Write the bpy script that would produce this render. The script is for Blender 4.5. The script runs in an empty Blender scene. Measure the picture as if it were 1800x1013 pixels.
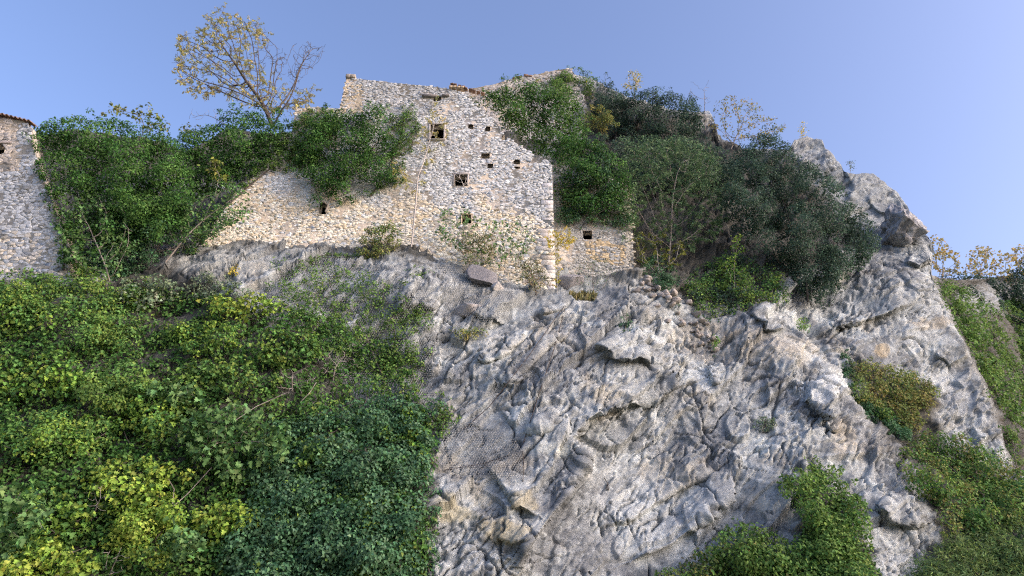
import bpy, bmesh, math, random
import numpy as np
from mathutils import Vector
from mathutils.geometry import delaunay_2d_cdt

random.seed(7)
RNG = np.random.default_rng(11)
R = math.radians
scene = bpy.context.scene
COL = scene.collection

# ------------------------------------------------------------------ camera
PITCH = R(27.0)
HFOV = R(70.0)
CAMZ = 1.6
cam_d = bpy.data.cameras.new('camera')
cam = bpy.data.objects.new('camera', cam_d)
COL.objects.link(cam)
cam.location = (0, 0, CAMZ)
cam.rotation_euler = (R(90) + PITCH, 0, 0)
cam_d.sensor_fit = 'HORIZONTAL'
cam_d.angle = HFOV
cam_d.clip_start = 0.1
cam_d.clip_end = 6000
scene.camera = cam

# ------------------------------------------------------------------ sky, sun, exposure
SUN_EL, SUN_AZ = R(20), R(110)          # azimuth from +Y towards +X: a low veiled sun off the picture
world = bpy.data.worlds.new('World')
scene.world = world
world.use_nodes = True
wn = world.node_tree.nodes
wl = world.node_tree.links
sky = wn.new('ShaderNodeTexSky')
sky.sky_type = 'NISHITA'
sky.sun_disc = False
sky.sun_elevation = SUN_EL
sky.sun_rotation = SUN_AZ
sky.altitude = 200
sky.air_density = 1.0
sky.dust_density = 5.5
sky.ozone_density = 3.0
bg = wn['Background']
bg.inputs['Strength'].default_value = 0.15
tint = wn.new('ShaderNodeMix'); tint.data_type = 'RGBA'; tint.blend_type = 'MULTIPLY'
tint.inputs[0].default_value = 1.0
tint.inputs[7].default_value = (1.02, 0.915, 0.985, 1)       # the camera's colour balance of the whole sky
wl.new(sky.outputs[0], tint.inputs[6])
wl.new(tint.outputs[2], bg.inputs['Color'])
sun_d = bpy.data.lights.new('sun', 'SUN')
sun_d.energy = 0.5
sun_d.angle = R(35)
sun_d.color = (1.0, 0.94, 0.86)
sun = bpy.data.objects.new('sun', sun_d)
COL.objects.link(sun)
sd = Vector((math.sin(SUN_AZ) * math.cos(SUN_EL), math.cos(SUN_AZ) * math.cos(SUN_EL), math.sin(SUN_EL)))
sun.rotation_euler = sd.to_track_quat('Z', 'Y').to_euler()
vs = scene.view_settings
vs.view_transform = 'Standard'
vs.look = 'None'
vs.gamma = 1
vs.use_curve_mapping = False
vs.exposure = 1.42
scene.cycles.use_denoising = False
scene.cycles.pixel_filter_type = 'BLACKMAN_HARRIS'
scene.cycles.filter_width = 1.2
scene.cycles.max_bounces = 6
scene.cycles.diffuse_bounces = 4
scene.cycles.transparent_max_bounces = 4

# ------------------------------------------------------------------ geometry of the view: pixel (1800 x 1013) + distance -> place
F = 900 / math.tan(HFOV / 2)
CP, SP = math.cos(PITCH), math.sin(PITCH)

def at(px, py, Y):
    """World point seen at pixel (px, py) at forward distance Y (metres along +Y)."""
    px, py, Y = np.asarray(px, float), np.asarray(py, float), np.asarray(Y, float)
    u, v = (px - 900) / F, (506.5 - py) / F
    s = Y / (CP - v * SP)
    return np.stack([u * s, Y + 0 * u, CAMZ + (SP + v * CP) * s], -1)

def project(p):
    p = np.asarray(p, float)
    x, y, z = p[..., 0], p[..., 1], p[..., 2] - CAMZ
    d = y * CP + z * SP
    return 900 + F * x / d, 506.5 - F * (z * CP - y * SP) / d

def mpp(Y):                      # metres per photograph pixel at distance Y
    return Y * 1.05 / F

# ------------------------------------------------------------------ numpy noise
def _hash(ix, iy, iz, seed):
    h = (ix * 374761393 + iy * 668265263 + iz * 1440670441 + seed * 974634777) & 0xFFFFFFFF
    h = ((h ^ (h >> 13)) * 1274126177) & 0xFFFFFFFF
    h = ((h ^ (h >> 16)) * 2246822519) & 0xFFFFFFFF
    return h ^ (h >> 15)

def _b(h, k):
    return ((h >> (10 * k)) & 1023) / 1023.0

def noise(p, seed=0):
    """gradient noise, about -1..1"""
    i = np.floor(p).astype(np.int64)
    f = p - i
    w = f * f * f * (f * (f * 6 - 15) + 10)
    out = 0
    for dx in (0, 1):
        for dy in (0, 1):
            for dz in (0, 1):
                h = _hash(i[:, 0] + dx, i[:, 1] + dy, i[:, 2] + dz, seed)
                g = (_b(h, 0) * 2 - 1) * (f[:, 0] - dx) + (_b(h, 1) * 2 - 1) * (f[:, 1] - dy) + (_b(h, 2) * 2 - 1) * (f[:, 2] - dz)
                ww = (w[:, 0] if dx else 1 - w[:, 0]) * (w[:, 1] if dy else 1 - w[:, 1]) * (w[:, 2] if dz else 1 - w[:, 2])
                out = out + g * ww
    return out * 1.6

def fbm(p, oct=4, seed=0, gain=0.5, ridged=False):
    a, s, q = 1.0, 0, p
    for o in range(oct):
        n = noise(q, seed + o * 7)
        s = s + a * ((1 - 2 * np.abs(n)) if ridged else n)
        a *= gain
        q = q * 2.03 + 17.3
    return s

def facets(p, seed=0, tilt=0.8):
    """blocky cellular relief: each cell is a tilted plane; returns height and edge distance"""
    i = np.floor(p).astype(np.int64)
    best = np.full(len(p), 1e9)
    sec = np.full(len(p), 1e9)
    h = np.zeros(len(p))
    for dx in (-1, 0, 1):
        for dy in (-1, 0, 1):
            for dz in (-1, 0, 1):
                ix, iy, iz = i[:, 0] + dx, i[:, 1] + dy, i[:, 2] + dz
                h0 = _hash(ix, iy, iz, seed)
                h1 = _hash(ix, iy, iz, seed + 3)
                rx, ry, rz = p[:, 0] - ix - _b(h0, 0), p[:, 1] - iy - _b(h0, 1), p[:, 2] - iz - _b(h0, 2)
                d = rx * rx + ry * ry + rz * rz
                hh = ((h0 >> 30) / 3.0 - .5) * 0.5 + (_b(h1 ^ (h1 >> 7), 1) - .5) * 0.6 + tilt * ((_b(h1, 0) - .5) * rx + (_b(h1, 1) - .5) * ry + (_b(h1, 2) - .5) * rz) * 2
                nb = d < best
                sec = np.where(nb, best, np.minimum(sec, d))
                h = np.where(nb, hh, h)
                best = np.where(nb, d, best)
    return h, np.sqrt(sec) - np.sqrt(best)

def sstep(a, b, x):
    t = np.clip((x - a) / (b - a), 0, 1)
    return t * t * (3 - 2 * t)

def poly_dist(px, py, pts):
    """distance of points to a polyline and signed side (positive on the left of the direction of travel, image y down)"""
    best = np.full(px.shape, 1e9)
    sgn = np.ones(px.shape)
    along = np.zeros(px.shape)
    tot = 0
    for (x0, y0), (x1, y1) in zip(pts[:-1], pts[1:]):
        dx, dy = x1 - x0, y1 - y0
        L = math.hypot(dx, dy)
        t = np.clip(((px - x0) * dx + (py - y0) * dy) / (L * L), 0, 1)
        qx, qy = px - x0 - t * dx, py - y0 - t * dy
        d = np.hypot(qx, qy)
        c = -(dx * (py - y0) - dy * (px - x0))
        nb = d < best
        best = np.where(nb, d, best)
        sgn = np.where(nb, np.sign(c), sgn)
        along = np.where(nb, tot + t * L, along)
        tot += L
    return best, sgn, along / tot

def in_poly(px, py, poly):
    px, py = np.asarray(px, float), np.asarray(py, float)
    ins = np.zeros(px.shape, bool)
    n = len(poly)
    for k in range(n):
        x0, y0 = poly[k]; x1, y1 = poly[(k + 1) % n]
        c = ((y0 > py) != (y1 > py)) & (px < (x1 - x0) * (py - y0) / ((y1 - y0) or 1e-9) + x0)
        ins ^= c
    return ins

# ------------------------------------------------------------------ object helpers
def tag(o, label=None, cat=None, group=None, kind=None):
    if label: o['label'] = label
    if cat: o['category'] = cat
    if group: o['group'] = group
    if kind: o['kind'] = kind
    return o

def empty(name, loc, label=None, cat=None, group=None):
    o = bpy.data.objects.new(name, None)
    COL.objects.link(o)
    o.location = [float(c) for c in loc]
    o.empty_display_size = 0.2
    return tag(o, label, cat, group)

def mesh_obj(name, verts, faces_flat, sizes, mat, parent=None, smooth=False, attrs=None):
    """verts (n,3) in world space, faces as a flat index list with polygon sizes; attrs: dict name -> (n,4) point colours or (n,) floats"""
    verts = np.asarray(verts, np.float32)
    off = np.zeros(3, np.float32)
    if parent is not None:
        q = parent
        while q is not None:
            off = off + np.array(q.location, np.float32)
            q = q.parent
    me = bpy.data.meshes.new(name)
    me.vertices.add(len(verts))
    me.vertices.foreach_set('co', (verts - off).ravel())
    ff = np.asarray(faces_flat, np.int32).ravel()
    if np.isscalar(sizes):
        nf = len(ff) // sizes
        tot = np.full(nf, sizes, np.int32)
    else:
        tot = np.asarray(sizes, np.int32); nf = len(tot)
    st = np.concatenate([[0], np.cumsum(tot)[:-1]]).astype(np.int32)
    me.loops.add(len(ff))
    me.loops.foreach_set('vertex_index', ff)
    me.polygons.add(nf)
    me.polygons.foreach_set('loop_start', st)
    me.polygons.foreach_set('loop_total', tot)
    if smooth:
        me.polygons.foreach_set('use_smooth', np.ones(nf, bool))
    me.update(calc_edges=True)
    for k, a in (attrs or {}).items():
        a = np.asarray(a, np.float32)
        if a.ndim == 2:
            at_ = me.attributes.new(k, 'FLOAT_COLOR', 'POINT')
            at_.data.foreach_set('color', a.ravel())
        else:
            at_ = me.attributes.new(k, 'FLOAT', 'POINT')
            at_.data.foreach_set('value', a)
    me.materials.append(mat)
    o = bpy.data.objects.new(name, me)
    COL.objects.link(o)
    if parent is not None:
        o.parent = parent
    return o

# ------------------------------------------------------------------ materials
def new_mat(name):
    m = bpy.data.materials.new(name)
    m.use_nodes = True
    nt = m.node_tree
    b = nt.nodes['Principled BSDF']
    b.inputs['Roughness'].default_value = 0.9
    b.inputs['Specular IOR Level'].default_value = 0.2
    return m, nt, b

def nd(nt, typ, **kw):
    n = nt.nodes.new(typ)
    for k, v in kw.items():
        if k.startswith('i_'):
            key = k[2:].replace('_', ' ')
            n.inputs[key].default_value = v
        else:
            setattr(n, k, v)
    return n

def tex_noise(nt, co, scale, detail=4, rough=0.55, dist=0.0):
    n = nd(nt, 'ShaderNodeTexNoise')
    n.inputs['Scale'].default_value = scale
    n.inputs['Detail'].default_value = detail
    n.inputs['Roughness'].default_value = rough
    n.inputs['Distortion'].default_value = dist
    nt.links.new(co, n.inputs['Vector'])
    return n.outputs['Fac']

def ramp(nt, fac, stops):
    r = nd(nt, 'ShaderNodeValToRGB')
    el = r.color_ramp.elements
    while len(el) < len(stops): el.new(0.5)
    for e, (p, c) in zip(el, stops):
        e.position = p
        e.color = (*c, 1) if not np.isscalar(c) else (c, c, c, 1)
    nt.links.new(fac, r.inputs['Fac'])
    return r.outputs['Color']

def mix(nt, fac, a, b, mode='MIX'):
    m = nd(nt, 'ShaderNodeMix', data_type='RGBA', blend_type=mode)
    for sock, v in ((m.inputs[0], fac), (m.inputs[6], a), (m.inputs[7], b)):
        if isinstance(v, (int, float)):
            sock.default_value = v
        elif isinstance(v, tuple):
            sock.default_value = (*v, 1)
        else:
            nt.links.new(v, sock)
    return m.outputs[2]

def bump(nt, height, strength, dist, bsdf, normal=None):
    b = nd(nt, 'ShaderNodeBump')
    b.inputs['Strength'].default_value = strength
    b.inputs['Distance'].default_value = dist
    nt.links.new(height, b.inputs['Height'])
    if normal is not None:
        nt.links.new(normal, b.inputs['Normal'])
    if bsdf is not None:
        nt.links.new(b.outputs[0], bsdf.inputs['Normal'])
    return b.outputs[0]

def objcoord(nt, scale=(1, 1, 1), rot=(0, 0, 0)):
    g = nd(nt, 'ShaderNodeNewGeometry')
    mp = nd(nt, 'ShaderNodeMapping')
    mp.inputs['Scale'].default_value = scale
    mp.inputs['Rotation'].default_value = rot
    nt.links.new(g.outputs['Position'], mp.inputs['Vector'])
    return mp.outputs[0]

def attr(nt, name, out='Color'):
    a = nd(nt, 'ShaderNodeAttribute', attribute_name=name)
    return a.outputs[out]

def rock_material():
    m, nt, b = new_mat('limestone_rock')
    co = objcoord(nt)
    fine = tex_noise(nt, objcoord(nt, (1.0, 1.0, 1.35), (0, R(38), 0)), 6.0, 8, 0.82, 0.5)
    c = mix(nt, 1.0, attr(nt, 'rock'), ramp(nt, fine, [(0.34, 0.42), (0.44, 0.88), (0.55, 1.0), (0.68, 1.3)]), 'MULTIPLY')
    nt.links.new(c, b.inputs['Base Color'])
    bump(nt, fine, 1.0, 0.11, b)
    return m

MAT_ROCK = rock_material()
# ------------------------------------------------------------------ ground and cliff
def simple_mat(name, stops, scale, bumpd=0.03, detail=5, rough=0.9, spec=0.2):
    m, nt, b = new_mat(name)
    co = objcoord(nt)
    n = tex_noise(nt, co, scale, detail, 0.65, 0.3)
    nt.links.new(ramp(nt, n, stops), b.inputs['Base Color'])
    b.inputs['Roughness'].default_value = rough
    b.inputs['Specular IOR Level'].default_value = spec
    if bumpd:
        bump(nt, tex_noise(nt, co, scale * 4, 4, 0.6), 0.8, bumpd, b)
    return m

MAT_GROUND = simple_mat('dry_grass_ground', [(0.3, (0.10, 0.10, 0.05)), (0.5, (0.20, 0.18, 0.11)), (0.7, (0.30, 0.27, 0.20))], 0.35)
g = mesh_obj('ground', [(-3000, -3000, 0), (3000, -3000, 0), (3000, 3000, 0), (-3000, 3000, 0)], [0, 1, 2, 3], 4, MAT_GROUND)
tag(g, kind='structure')

CTRL = np.array([
 # along the foot of the houses
 (-250,480,36),(0,492,36.6),(130,482,37.3),(200,470,38.5),(290,450,39.2),(370,441,39.5),(440,442,39.6),(530,448,39.5),(620,450,39.5),(720,446,39.6),(800,476,39.4),(900,506,39.3),(973,521,39.4),(1050,520,40.2),(1113,492,41.0),
 # behind the houses
 (-250,380,44),(0,400,43),(200,370,46),(350,370,46),(450,380,45),(600,380,46),(800,350,47),(960,400,46.5),(700,250,52),(900,200,55),(1050,400,46.5),(-250,330,50),(300,330,49),
 # lower left slope
 (-250,600,34),(-250,850,30),(-250,1150,27),(0,560,34.5),(0,700,32),(0,850,30),(0,1013,28.5),(0,1150,27),
 (300,520,37.3),(300,600,35.4),(300,700,33.5),(300,850,31.5),(300,1013,29.5),(300,1150,28),
 (600,550,37),(600,700,34.5),(600,850,32.3),(600,1013,30.3),(600,1150,29),
 # bare face
 (760,600,36.6),(760,750,34.3),(760,900,32.0),(900,560,37.8),(900,640,36.2),(900,750,34.6),(900,850,33.2),(900,950,31.9),(900,1013,31.2),(900,1150,29.8),
 (1030,560,38.6),(1150,560,39.2),(1150,640,37.6),(1150,750,36.4),(1150,850,35.4),(1150,950,33.7),(1150,1013,32.6),(1150,1150,31),
 (1350,565,40),(1350,650,38),(1350,750,36.4),(1350,850,34.8),(1350,950,33.2),(1350,1150,30.5),
 (1450,700,37.4),(1500,800,35.8),(1560,900,34),(1600,1000,32.5),
 # right slab
 (1480,560,41.8),(1560,560,42),(1600,650,40.8),(1650,750,39.2),(1700,850,37.5),(1760,950,35),(1800,1013,33),(1800,1150,31),(2050,1150,30),(2050,900,36),
 # wooded shelf and crag above
 (1180,520,41),(1250,530,41.8),(1250,450,44.5),(1400,470,44.5),(1250,350,48),(1400,350,47.5),(1400,260,50),(1500,330,48.5),(1550,420,46),(1610,440,45.5),(1600,478,44),(1100,300,50),(1100,200,56),(1000,140,61),(1250,230,55)], float)

RIDGE = np.array([(-260,330),(30,310),(75,245),(120,228),(240,240),(330,268),(400,228),(500,235),(560,240),(640,240),(760,202),(850,168),(930,146),(1000,126),(1040,140),(1100,170),(1180,195),(1230,200),(1245,196),(1256,215),(1262,240),(1300,262),(1388,262),(1396,246),(1420,238),(1445,247),(1462,272),(1474,285),(1484,302),(1500,306),(1534,307),(1562,330),(1572,336),(1588,352),(1598,368),(1610,384),(1620,402),(1630,420),(1636,445),(1634,462),(1638,484),(1680,494),(1750,488),(1800,492),(2060,450)], float)

_P = CTRL[:, :2] / 100
def _tps_k(d2):
    return 0.5 * d2 * np.log(d2 + 1e-9)
_d2 = ((_P[:, None] - _P[None]) ** 2).sum(-1)
_n = len(_P)
_A = np.zeros((_n + 3, _n + 3))
_A[:_n, :_n] = _tps_k(_d2) + 0.02 * np.eye(_n)
_A[:_n, _n] = 1; _A[:_n, _n + 1:] = _P
_A[_n, :_n] = 1; _A[_n + 1:, :_n] = _P.T
_W = np.linalg.solve(_A, np.concatenate([CTRL[:, 2], [0, 0, 0]]))

SLAB_EDGE = [(1640, 380), (1634, 455), (1632, 492), (1655, 535), (1682, 590), (1705, 640), (1732, 690), (1748, 740), (1762, 790), (1790, 835), (1860, 860), (2100, 880)]
FRACTURE = [(1385, 520), (1410, 570), (1445, 640), (1478, 690), (1515, 745), (1560, 792), (1640, 835), (1720, 880)]
# ledges: polyline (positive side = the proud side above it), how far it stands out (m), reach above (px)
LEDGES = [
 ([(900, 1010), (935, 955), (985, 890), (1020, 840), (1032, 805), (1008, 772), (1030, 745), (1100, 716), (1150, 698)], 1.5, 75),
 ([(1045, 612), (1065, 628), (1090, 640), (1135, 645)], 1.0, 40),
 ([(858, 818), (880, 850), (908, 888), (945, 908)], 0.6, 45),
 ([(870, 945), (900, 955), (935, 945)], 0.3, 40),
 ([(1458, 578), (1500, 570), (1530, 562), (1565, 550), (1600, 533)], 0.9, 45),
 ([(1322, 562), (1350, 575), (1385, 578)], 0.8, 25),
 ([(1590, 462), (1612, 470), (1640, 455)], 0.8, 25),
 ([(1410, 690), (1432, 715), (1450, 737), (1475, 728)], 0.8, 40),
 ([(1450, 745), (1470, 762)], 0.5, 20),
 ([(1540, 905), (1590, 925), (1625, 920)], 0.9, 40),
 ([(1640, 620), (1680, 640), (1720, 610)], 0.5, 30),
 ([(925, 765), (960, 755), (985, 740)], 0.5, 18),
 ([(700, 545), (735, 535), (770, 545)], 0.5, 18),
 ([(825, 545), (850, 560), (890, 562)], 0.6, 22),
 ([(950, 552), (985, 545), (1000, 532)], 0.6, 18),
 ([(1060, 925), (1110, 915), (1190, 860), (1260, 830)], 0.5, 50),
 ([(1110, 985), (1180, 960), (1250, 905), (1300, 860)], 0.6, 45),
 ([(1480, 292), (1500, 330), (1490, 355)], 0.5, 20),
 ([(1520, 345), (1550, 372), (1590, 380)], 0.5, 20),
 ([(840, 640), (880, 628), (915, 600), (930, 575)], 0.5, 25),
 ([(880, 690), (930, 640), (975, 600), (1000, 590)], 0.5, 30),
 ([(1240, 640), (1250, 660), (1256, 680)], 0.4, 18),
]

def base_depth(px, py):
    sh = px.shape
    q = np.stack([px.ravel(), py.ravel()], -1) / 100
    out = np.empty(len(q))
    for a in range(0, len(q), 40000):
        qq = q[a:a + 40000]
        k = _tps_k(((qq[:, None] - _P[None]) ** 2).sum(-1))
        out[a:a + 40000] = k @ _W[:_n] + _W[_n] + qq @ _W[_n + 1:]
    D = out.reshape(sh)
    d, s, _ = poly_dist(px, py, FRACTURE)
    D = D + np.where(s > 0, 1, -1) * 0 + 1.3 * sstep(-4, 5, s * d) * np.exp(-np.maximum(0, d) / 160)
    for pts, A, w in LEDGES:
        bx = [p[0] for p in pts]; by = [p[1] for p in pts]
        mk = (px > min(bx) - 5 * w) & (px < max(bx) + 5 * w) & (py > min(by) - 5 * w) & (py < max(by) + 5 * w)
        d, s, al = poly_dist(px[mk], py[mk], pts)
        fade = sstep(0, 0.15, al) * sstep(1, 0.85, al) * 0.85 + 0.15
        D[mk] -= A * fade * sstep(-5, 3, s * d) * np.exp(-np.maximum(0, d) / w)
    d, s, _ = poly_dist(px, py, SLAB_EDGE)
    far = 44 + np.clip((860 - py) / 380, -0.5, 1) * 20 + np.clip((px - 1700) / 100, -1, 3) * 1.2
    m = sstep(-2, 14, s * d)
    near = D + 1.6 + 0.045 * np.maximum(0, s * d)
    far = np.minimum(np.maximum(far, D), near + 14 * sstep(20, 130, s * d))
    return D * (1 - m) + far * m, m

STEP = 2.25
gx = np.arange(-250, 2050 + STEP, STEP)
NX = len(gx)
NROW = 425
rid = np.interp(gx, RIDGE[:, 0], RIDGE[:, 1]) + 2.0 * noise(np.stack([gx / 9, 0 * gx, 0 * gx], -1), 3)
tt = np.linspace(0, 1, NROW)
PXG = np.repeat(gx[None], NROW, 0)
T0 = 0.72                                    # even rows up to py 520, the rest stretched to the skyline
PYG = np.where(tt[:, None] < T0, 1150 - 630 * tt[:, None] / T0, 520 + (rid[None] - 520) * (tt[:, None] - T0) / (1 - T0))
DG, FARM = base_depth(PXG, PYG)
BASE = at(PXG, PYG, DG)                       # (NROW, NX, 3)
du = np.gradient(BASE, axis=1); dv = np.gradient(BASE, axis=0)
NRM = np.cross(du, dv)
NRM /= np.linalg.norm(NRM, axis=-1, keepdims=True) + 1e-9
NRM[NRM[..., 1] > 0] *= -1
# keep the relief direction smooth
for _ in range(6):
    NRM[1:-1, 1:-1] = (NRM[1:-1, 1:-1] + NRM[:-2, 1:-1] + NRM[2:, 1:-1] + NRM[1:-1, :-2] + NRM[1:-1, 2:])
    NRM /= np.linalg.norm(NRM, axis=-1, keepdims=True) + 1e-9
pf = BASE.reshape(-1, 3)
warp = np.stack([noise(pf * 0.5 + 31, 21), noise(pf * 0.5 + 57, 22), noise(pf * 0.5 + 91, 23)], -1)
pw = pf + 0.32 * warp
# fabric of the rock runs down to the left, as in the photograph
ca, sa = math.cos(R(52)), math.sin(R(52))
al_ = pw[:, 0] * ca + pw[:, 2] * sa
ac_ = -pw[:, 0] * sa + pw[:, 2] * ca
pr = np.stack([al_ * 0.45, pw[:, 1] * 0.8, ac_], -1)
h1, e1 = facets(pr / 2.3, 5, 0.9)
h2, e2 = facets(pr / 0.8 + 9, 15, 1.0)
h3, e3 = facets(pr / 0.30 + 3, 25, 1.3)
rough = sstep(-0.35, 0.35, noise(pf / 3.2, 66))          # some faces smooth, some broken
# fracture planes: a ledge stands proud, falls back above it, and drops sharply below
def saw(T, seed, wv):
    ph = (ac_ + wv * noise(pf / (T * 2.5), seed) + 0.3 * wv * noise(pf / (T * 0.7), seed + 1)) / T
    return 1 - (ph - np.floor(ph)), _b(_hash(np.floor(ph).astype(np.int64), 0 * np.floor(ph).astype(np.int64), np.floor(al_ / (T * 2.2) + noise(pf / T, seed + 3)).astype(np.int64), seed + 2), 0)
s1, k1 = saw(2.4, 71, 0.9)
s2, k2 = saw(0.85, 75, 0.4)
s3, k3 = saw(0.30, 79, 0.2)
fz = 1 - sstep(1400, 1460, PXG.ravel())                    # the slab on the other side splits almost level
disp = 0.5 * fbm(pf / 6.0, 2, 41) + 0.26 * h1 + (0.05 + 0.16 * rough) * h2 + (0.05 + 0.05 * rough) * h3 + 0.03 * fbm(pr / 0.5, 3, 33, 0.55, True) * (0.3 + rough) + 0.03 * fbm(pf / 0.3, 3, 51)
disp += (0.60 * s1 * k1 ** 2 + 0.20 * s2 * k2 ** 2 * (0.3 + rough) + 0.06 * s3 * k3 * rough) * (0.3 + 0.7 * fz)
lv = (pw[:, 2] - 0.35 * pw[:, 0] + 0.4 * noise(pf / 2.5, 91)) / 1.6
disp += 0.34 * (1 - (lv - np.floor(lv))) * np.clip(0.35 + 1.1 * noise(np.stack([pw[:, 0] / 3.0, np.floor(lv) * 5.73, 0 * lv], -1), 93), 0, 1) ** 1.5 * (1 - fz)
# thin fissures: level lines of stretched noise
def fissure(sa1, sa2, seed, w):
    n = noise(np.stack([al_ * sa1, pf[:, 1] * 0.6, ac_ * sa2], -1) + 0.35 * warp, seed)
    return np.exp(-(n / w) ** 2)
c1 = fissure(0.22, 0.75, 171, 0.026) * sstep(-0.1, 0.3, noise(pf * 0.4, 172))
c2 = fissure(0.9, 0.5, 173, 0.026) * sstep(0.0, 0.35, noise(pf * 0.5, 174))
c3 = fissure(0.8, 2.4, 175, 0.045) * sstep(0.0, 0.4, noise(pf * 0.6, 176) + 0.25 * rough)
crack = np.clip(c1 + c2 + 0.7 * c3, 0, 1)
disp -= 0.26 * crack
disp = disp.reshape(NROW, NX)
# less relief on the smooth right slab and the scoops, none where walls stand
calm = 1 - 0.45 * np.exp(-(((PXG - 1110) / 90) ** 2 + ((PYG - 870) / 70) ** 2)) - 0.35 * np.exp(-(((PXG - 1600) / 110) ** 2 + ((PYG - 620) / 110) ** 2))
hs = sstep(60, 10, np.abs(PYG - np.interp(PXG, [0, 440, 720, 800, 973, 1113], [490, 442, 446, 476, 521, 492]))) * sstep(1180, 1120, PXG)
calm = calm * (1 - 0.2 * hs)
calm = calm * (1 - 0.45 * np.exp(-(((PXG - 1530) / 110) ** 2 + ((PYG - 370) / 110) ** 2)))
calm = calm * (1 - 0.8 * sstep(0.02, 0.2, FARM) * sstep(0.98, 0.8, FARM))
calm[-8:] *= np.linspace(1, .45, 8)[:, None]
P3 = BASE + NRM * (disp * calm)[..., None]
GPOS = P3
# back side of the ridge
ext = []
top, tn = P3[-1], BASE[-1]
for k, (dy, dz) in enumerate([(1.0, 0.1), (2.5, -0.2), (5, -1.5), (9, -5), (14, -12), (20, -25), (28, -60)]):
    e = top.copy(); e[:, 1] += dy; e[:, 2] += dz + 0.3 * noise(e * 0.5, 71)
    ext.append(e)
ALLP = np.concatenate([P3, np.array(ext)], 0)
NR2 = ALLP.shape[0]
# stains with their own shape (ochre, warm beige, pale, grey) and painted rock shade
STAINS_AND_SHADE = [(1015, 830, 16, 42, (0.17, 0.17, 0.18), .7), (985, 900, 20, 36, (0.17, 0.17, 0.18), .75), (940, 965, 34, 30, (0.16, 0.16, 0.17), .75), (1060, 770, 60, 26, (0.24, 0.24, 0.245), .6), (1095, 645, 50, 16, (0.2, 0.2, 0.205), .6), (850, 700, 55, 34, (0.25, 0.25, 0.26), .6), (1160, 650, 50, 34, (0.24, 0.24, 0.25), .6), (1235, 740, 50, 60, (0.22, 0.22, 0.23), .65), (1180, 700, 60, 30, (0.22, 0.22, 0.23), .6), (850, 760, 60, 24, (0.26, 0.26, 0.265), .6), (1300, 690, 60, 40, (0.27, 0.27, 0.28), .5), (1690, 700, 30, 50, (0.28, 0.28, 0.30), .5), (900, 520, 130, 18, (0.24, 0.235, 0.23), .6), (1110, 545, 70, 20, (0.28, 0.27, 0.26), .5),  # first dark patches paint shade along the buttress flank and under the overhang
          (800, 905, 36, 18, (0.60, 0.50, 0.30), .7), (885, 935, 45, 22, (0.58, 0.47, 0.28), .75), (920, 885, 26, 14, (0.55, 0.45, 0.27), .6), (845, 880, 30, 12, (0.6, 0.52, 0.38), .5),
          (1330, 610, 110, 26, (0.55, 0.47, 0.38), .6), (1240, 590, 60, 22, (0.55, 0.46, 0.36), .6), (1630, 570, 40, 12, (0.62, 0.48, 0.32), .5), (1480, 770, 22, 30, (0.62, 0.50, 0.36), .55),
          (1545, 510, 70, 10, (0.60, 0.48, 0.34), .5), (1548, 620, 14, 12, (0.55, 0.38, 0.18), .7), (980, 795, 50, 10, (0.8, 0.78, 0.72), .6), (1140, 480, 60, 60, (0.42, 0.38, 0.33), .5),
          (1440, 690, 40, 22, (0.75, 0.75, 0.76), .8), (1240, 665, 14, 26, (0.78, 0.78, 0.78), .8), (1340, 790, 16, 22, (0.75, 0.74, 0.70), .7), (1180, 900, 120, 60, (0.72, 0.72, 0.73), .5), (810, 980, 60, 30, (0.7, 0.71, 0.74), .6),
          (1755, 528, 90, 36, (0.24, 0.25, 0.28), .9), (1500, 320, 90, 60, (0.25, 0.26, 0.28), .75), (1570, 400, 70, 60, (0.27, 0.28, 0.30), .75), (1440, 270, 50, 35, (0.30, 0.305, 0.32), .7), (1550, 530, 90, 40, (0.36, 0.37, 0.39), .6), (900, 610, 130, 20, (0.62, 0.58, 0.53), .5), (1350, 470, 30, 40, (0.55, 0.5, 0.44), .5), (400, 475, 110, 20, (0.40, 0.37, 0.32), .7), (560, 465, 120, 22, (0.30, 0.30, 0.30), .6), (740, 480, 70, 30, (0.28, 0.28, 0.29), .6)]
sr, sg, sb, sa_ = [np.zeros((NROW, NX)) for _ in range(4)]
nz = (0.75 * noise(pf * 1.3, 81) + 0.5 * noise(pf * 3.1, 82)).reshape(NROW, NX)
for (x, y, rx, ry, c, a) in STAINS_AND_SHADE:
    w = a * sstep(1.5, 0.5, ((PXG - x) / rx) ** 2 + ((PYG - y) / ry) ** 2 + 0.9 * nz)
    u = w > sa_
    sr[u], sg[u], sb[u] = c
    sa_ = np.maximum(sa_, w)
def rampc(x, stops):
    xs = [q[0] for q in stops]
    return np.stack([np.interp(x, xs, [q[1][k] for q in stops]) for k in range(3)], -1)
def lerp(a, b, w):
    return a * (1 - w[:, None]) + b * w[:, None]
mid = fbm(pw / 1.1, 4, 101, 0.6)
rockc = rampc(mid, [(-1.0, (0.24, 0.245, 0.25)), (-0.35, (0.40, 0.40, 0.405)), (0.3, (0.52, 0.52, 0.52)), (1.0, (0.68, 0.69, 0.69))])
big = sstep(-0.05, 0.45, noise(pf / 4.0, 111) + 0.45 * noise(pf / 1.3, 112) + 0.25 * noise(pf / 0.5, 113))
rockc = lerp(rockc, rockc * np.array([0.62, 0.62, 0.645]), big)
stv = noise(pf * np.array([1.6, 1.6, 0.22]), 121) + 0.5 * noise(pf * np.array([4.2, 4.2, 0.6]), 122)
rockc = lerp(rockc, np.array([[0.19, 0.19, 0.20]]), 0.5 * sstep(0.35, 0.75, stv))
diag = noise(np.stack([al_ * 0.35, pw[:, 1], ac_ * 1.6], -1), 125) + 0.5 * noise(np.stack([al_ * 0.9, pw[:, 1], ac_ * 4], -1), 126)
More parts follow.
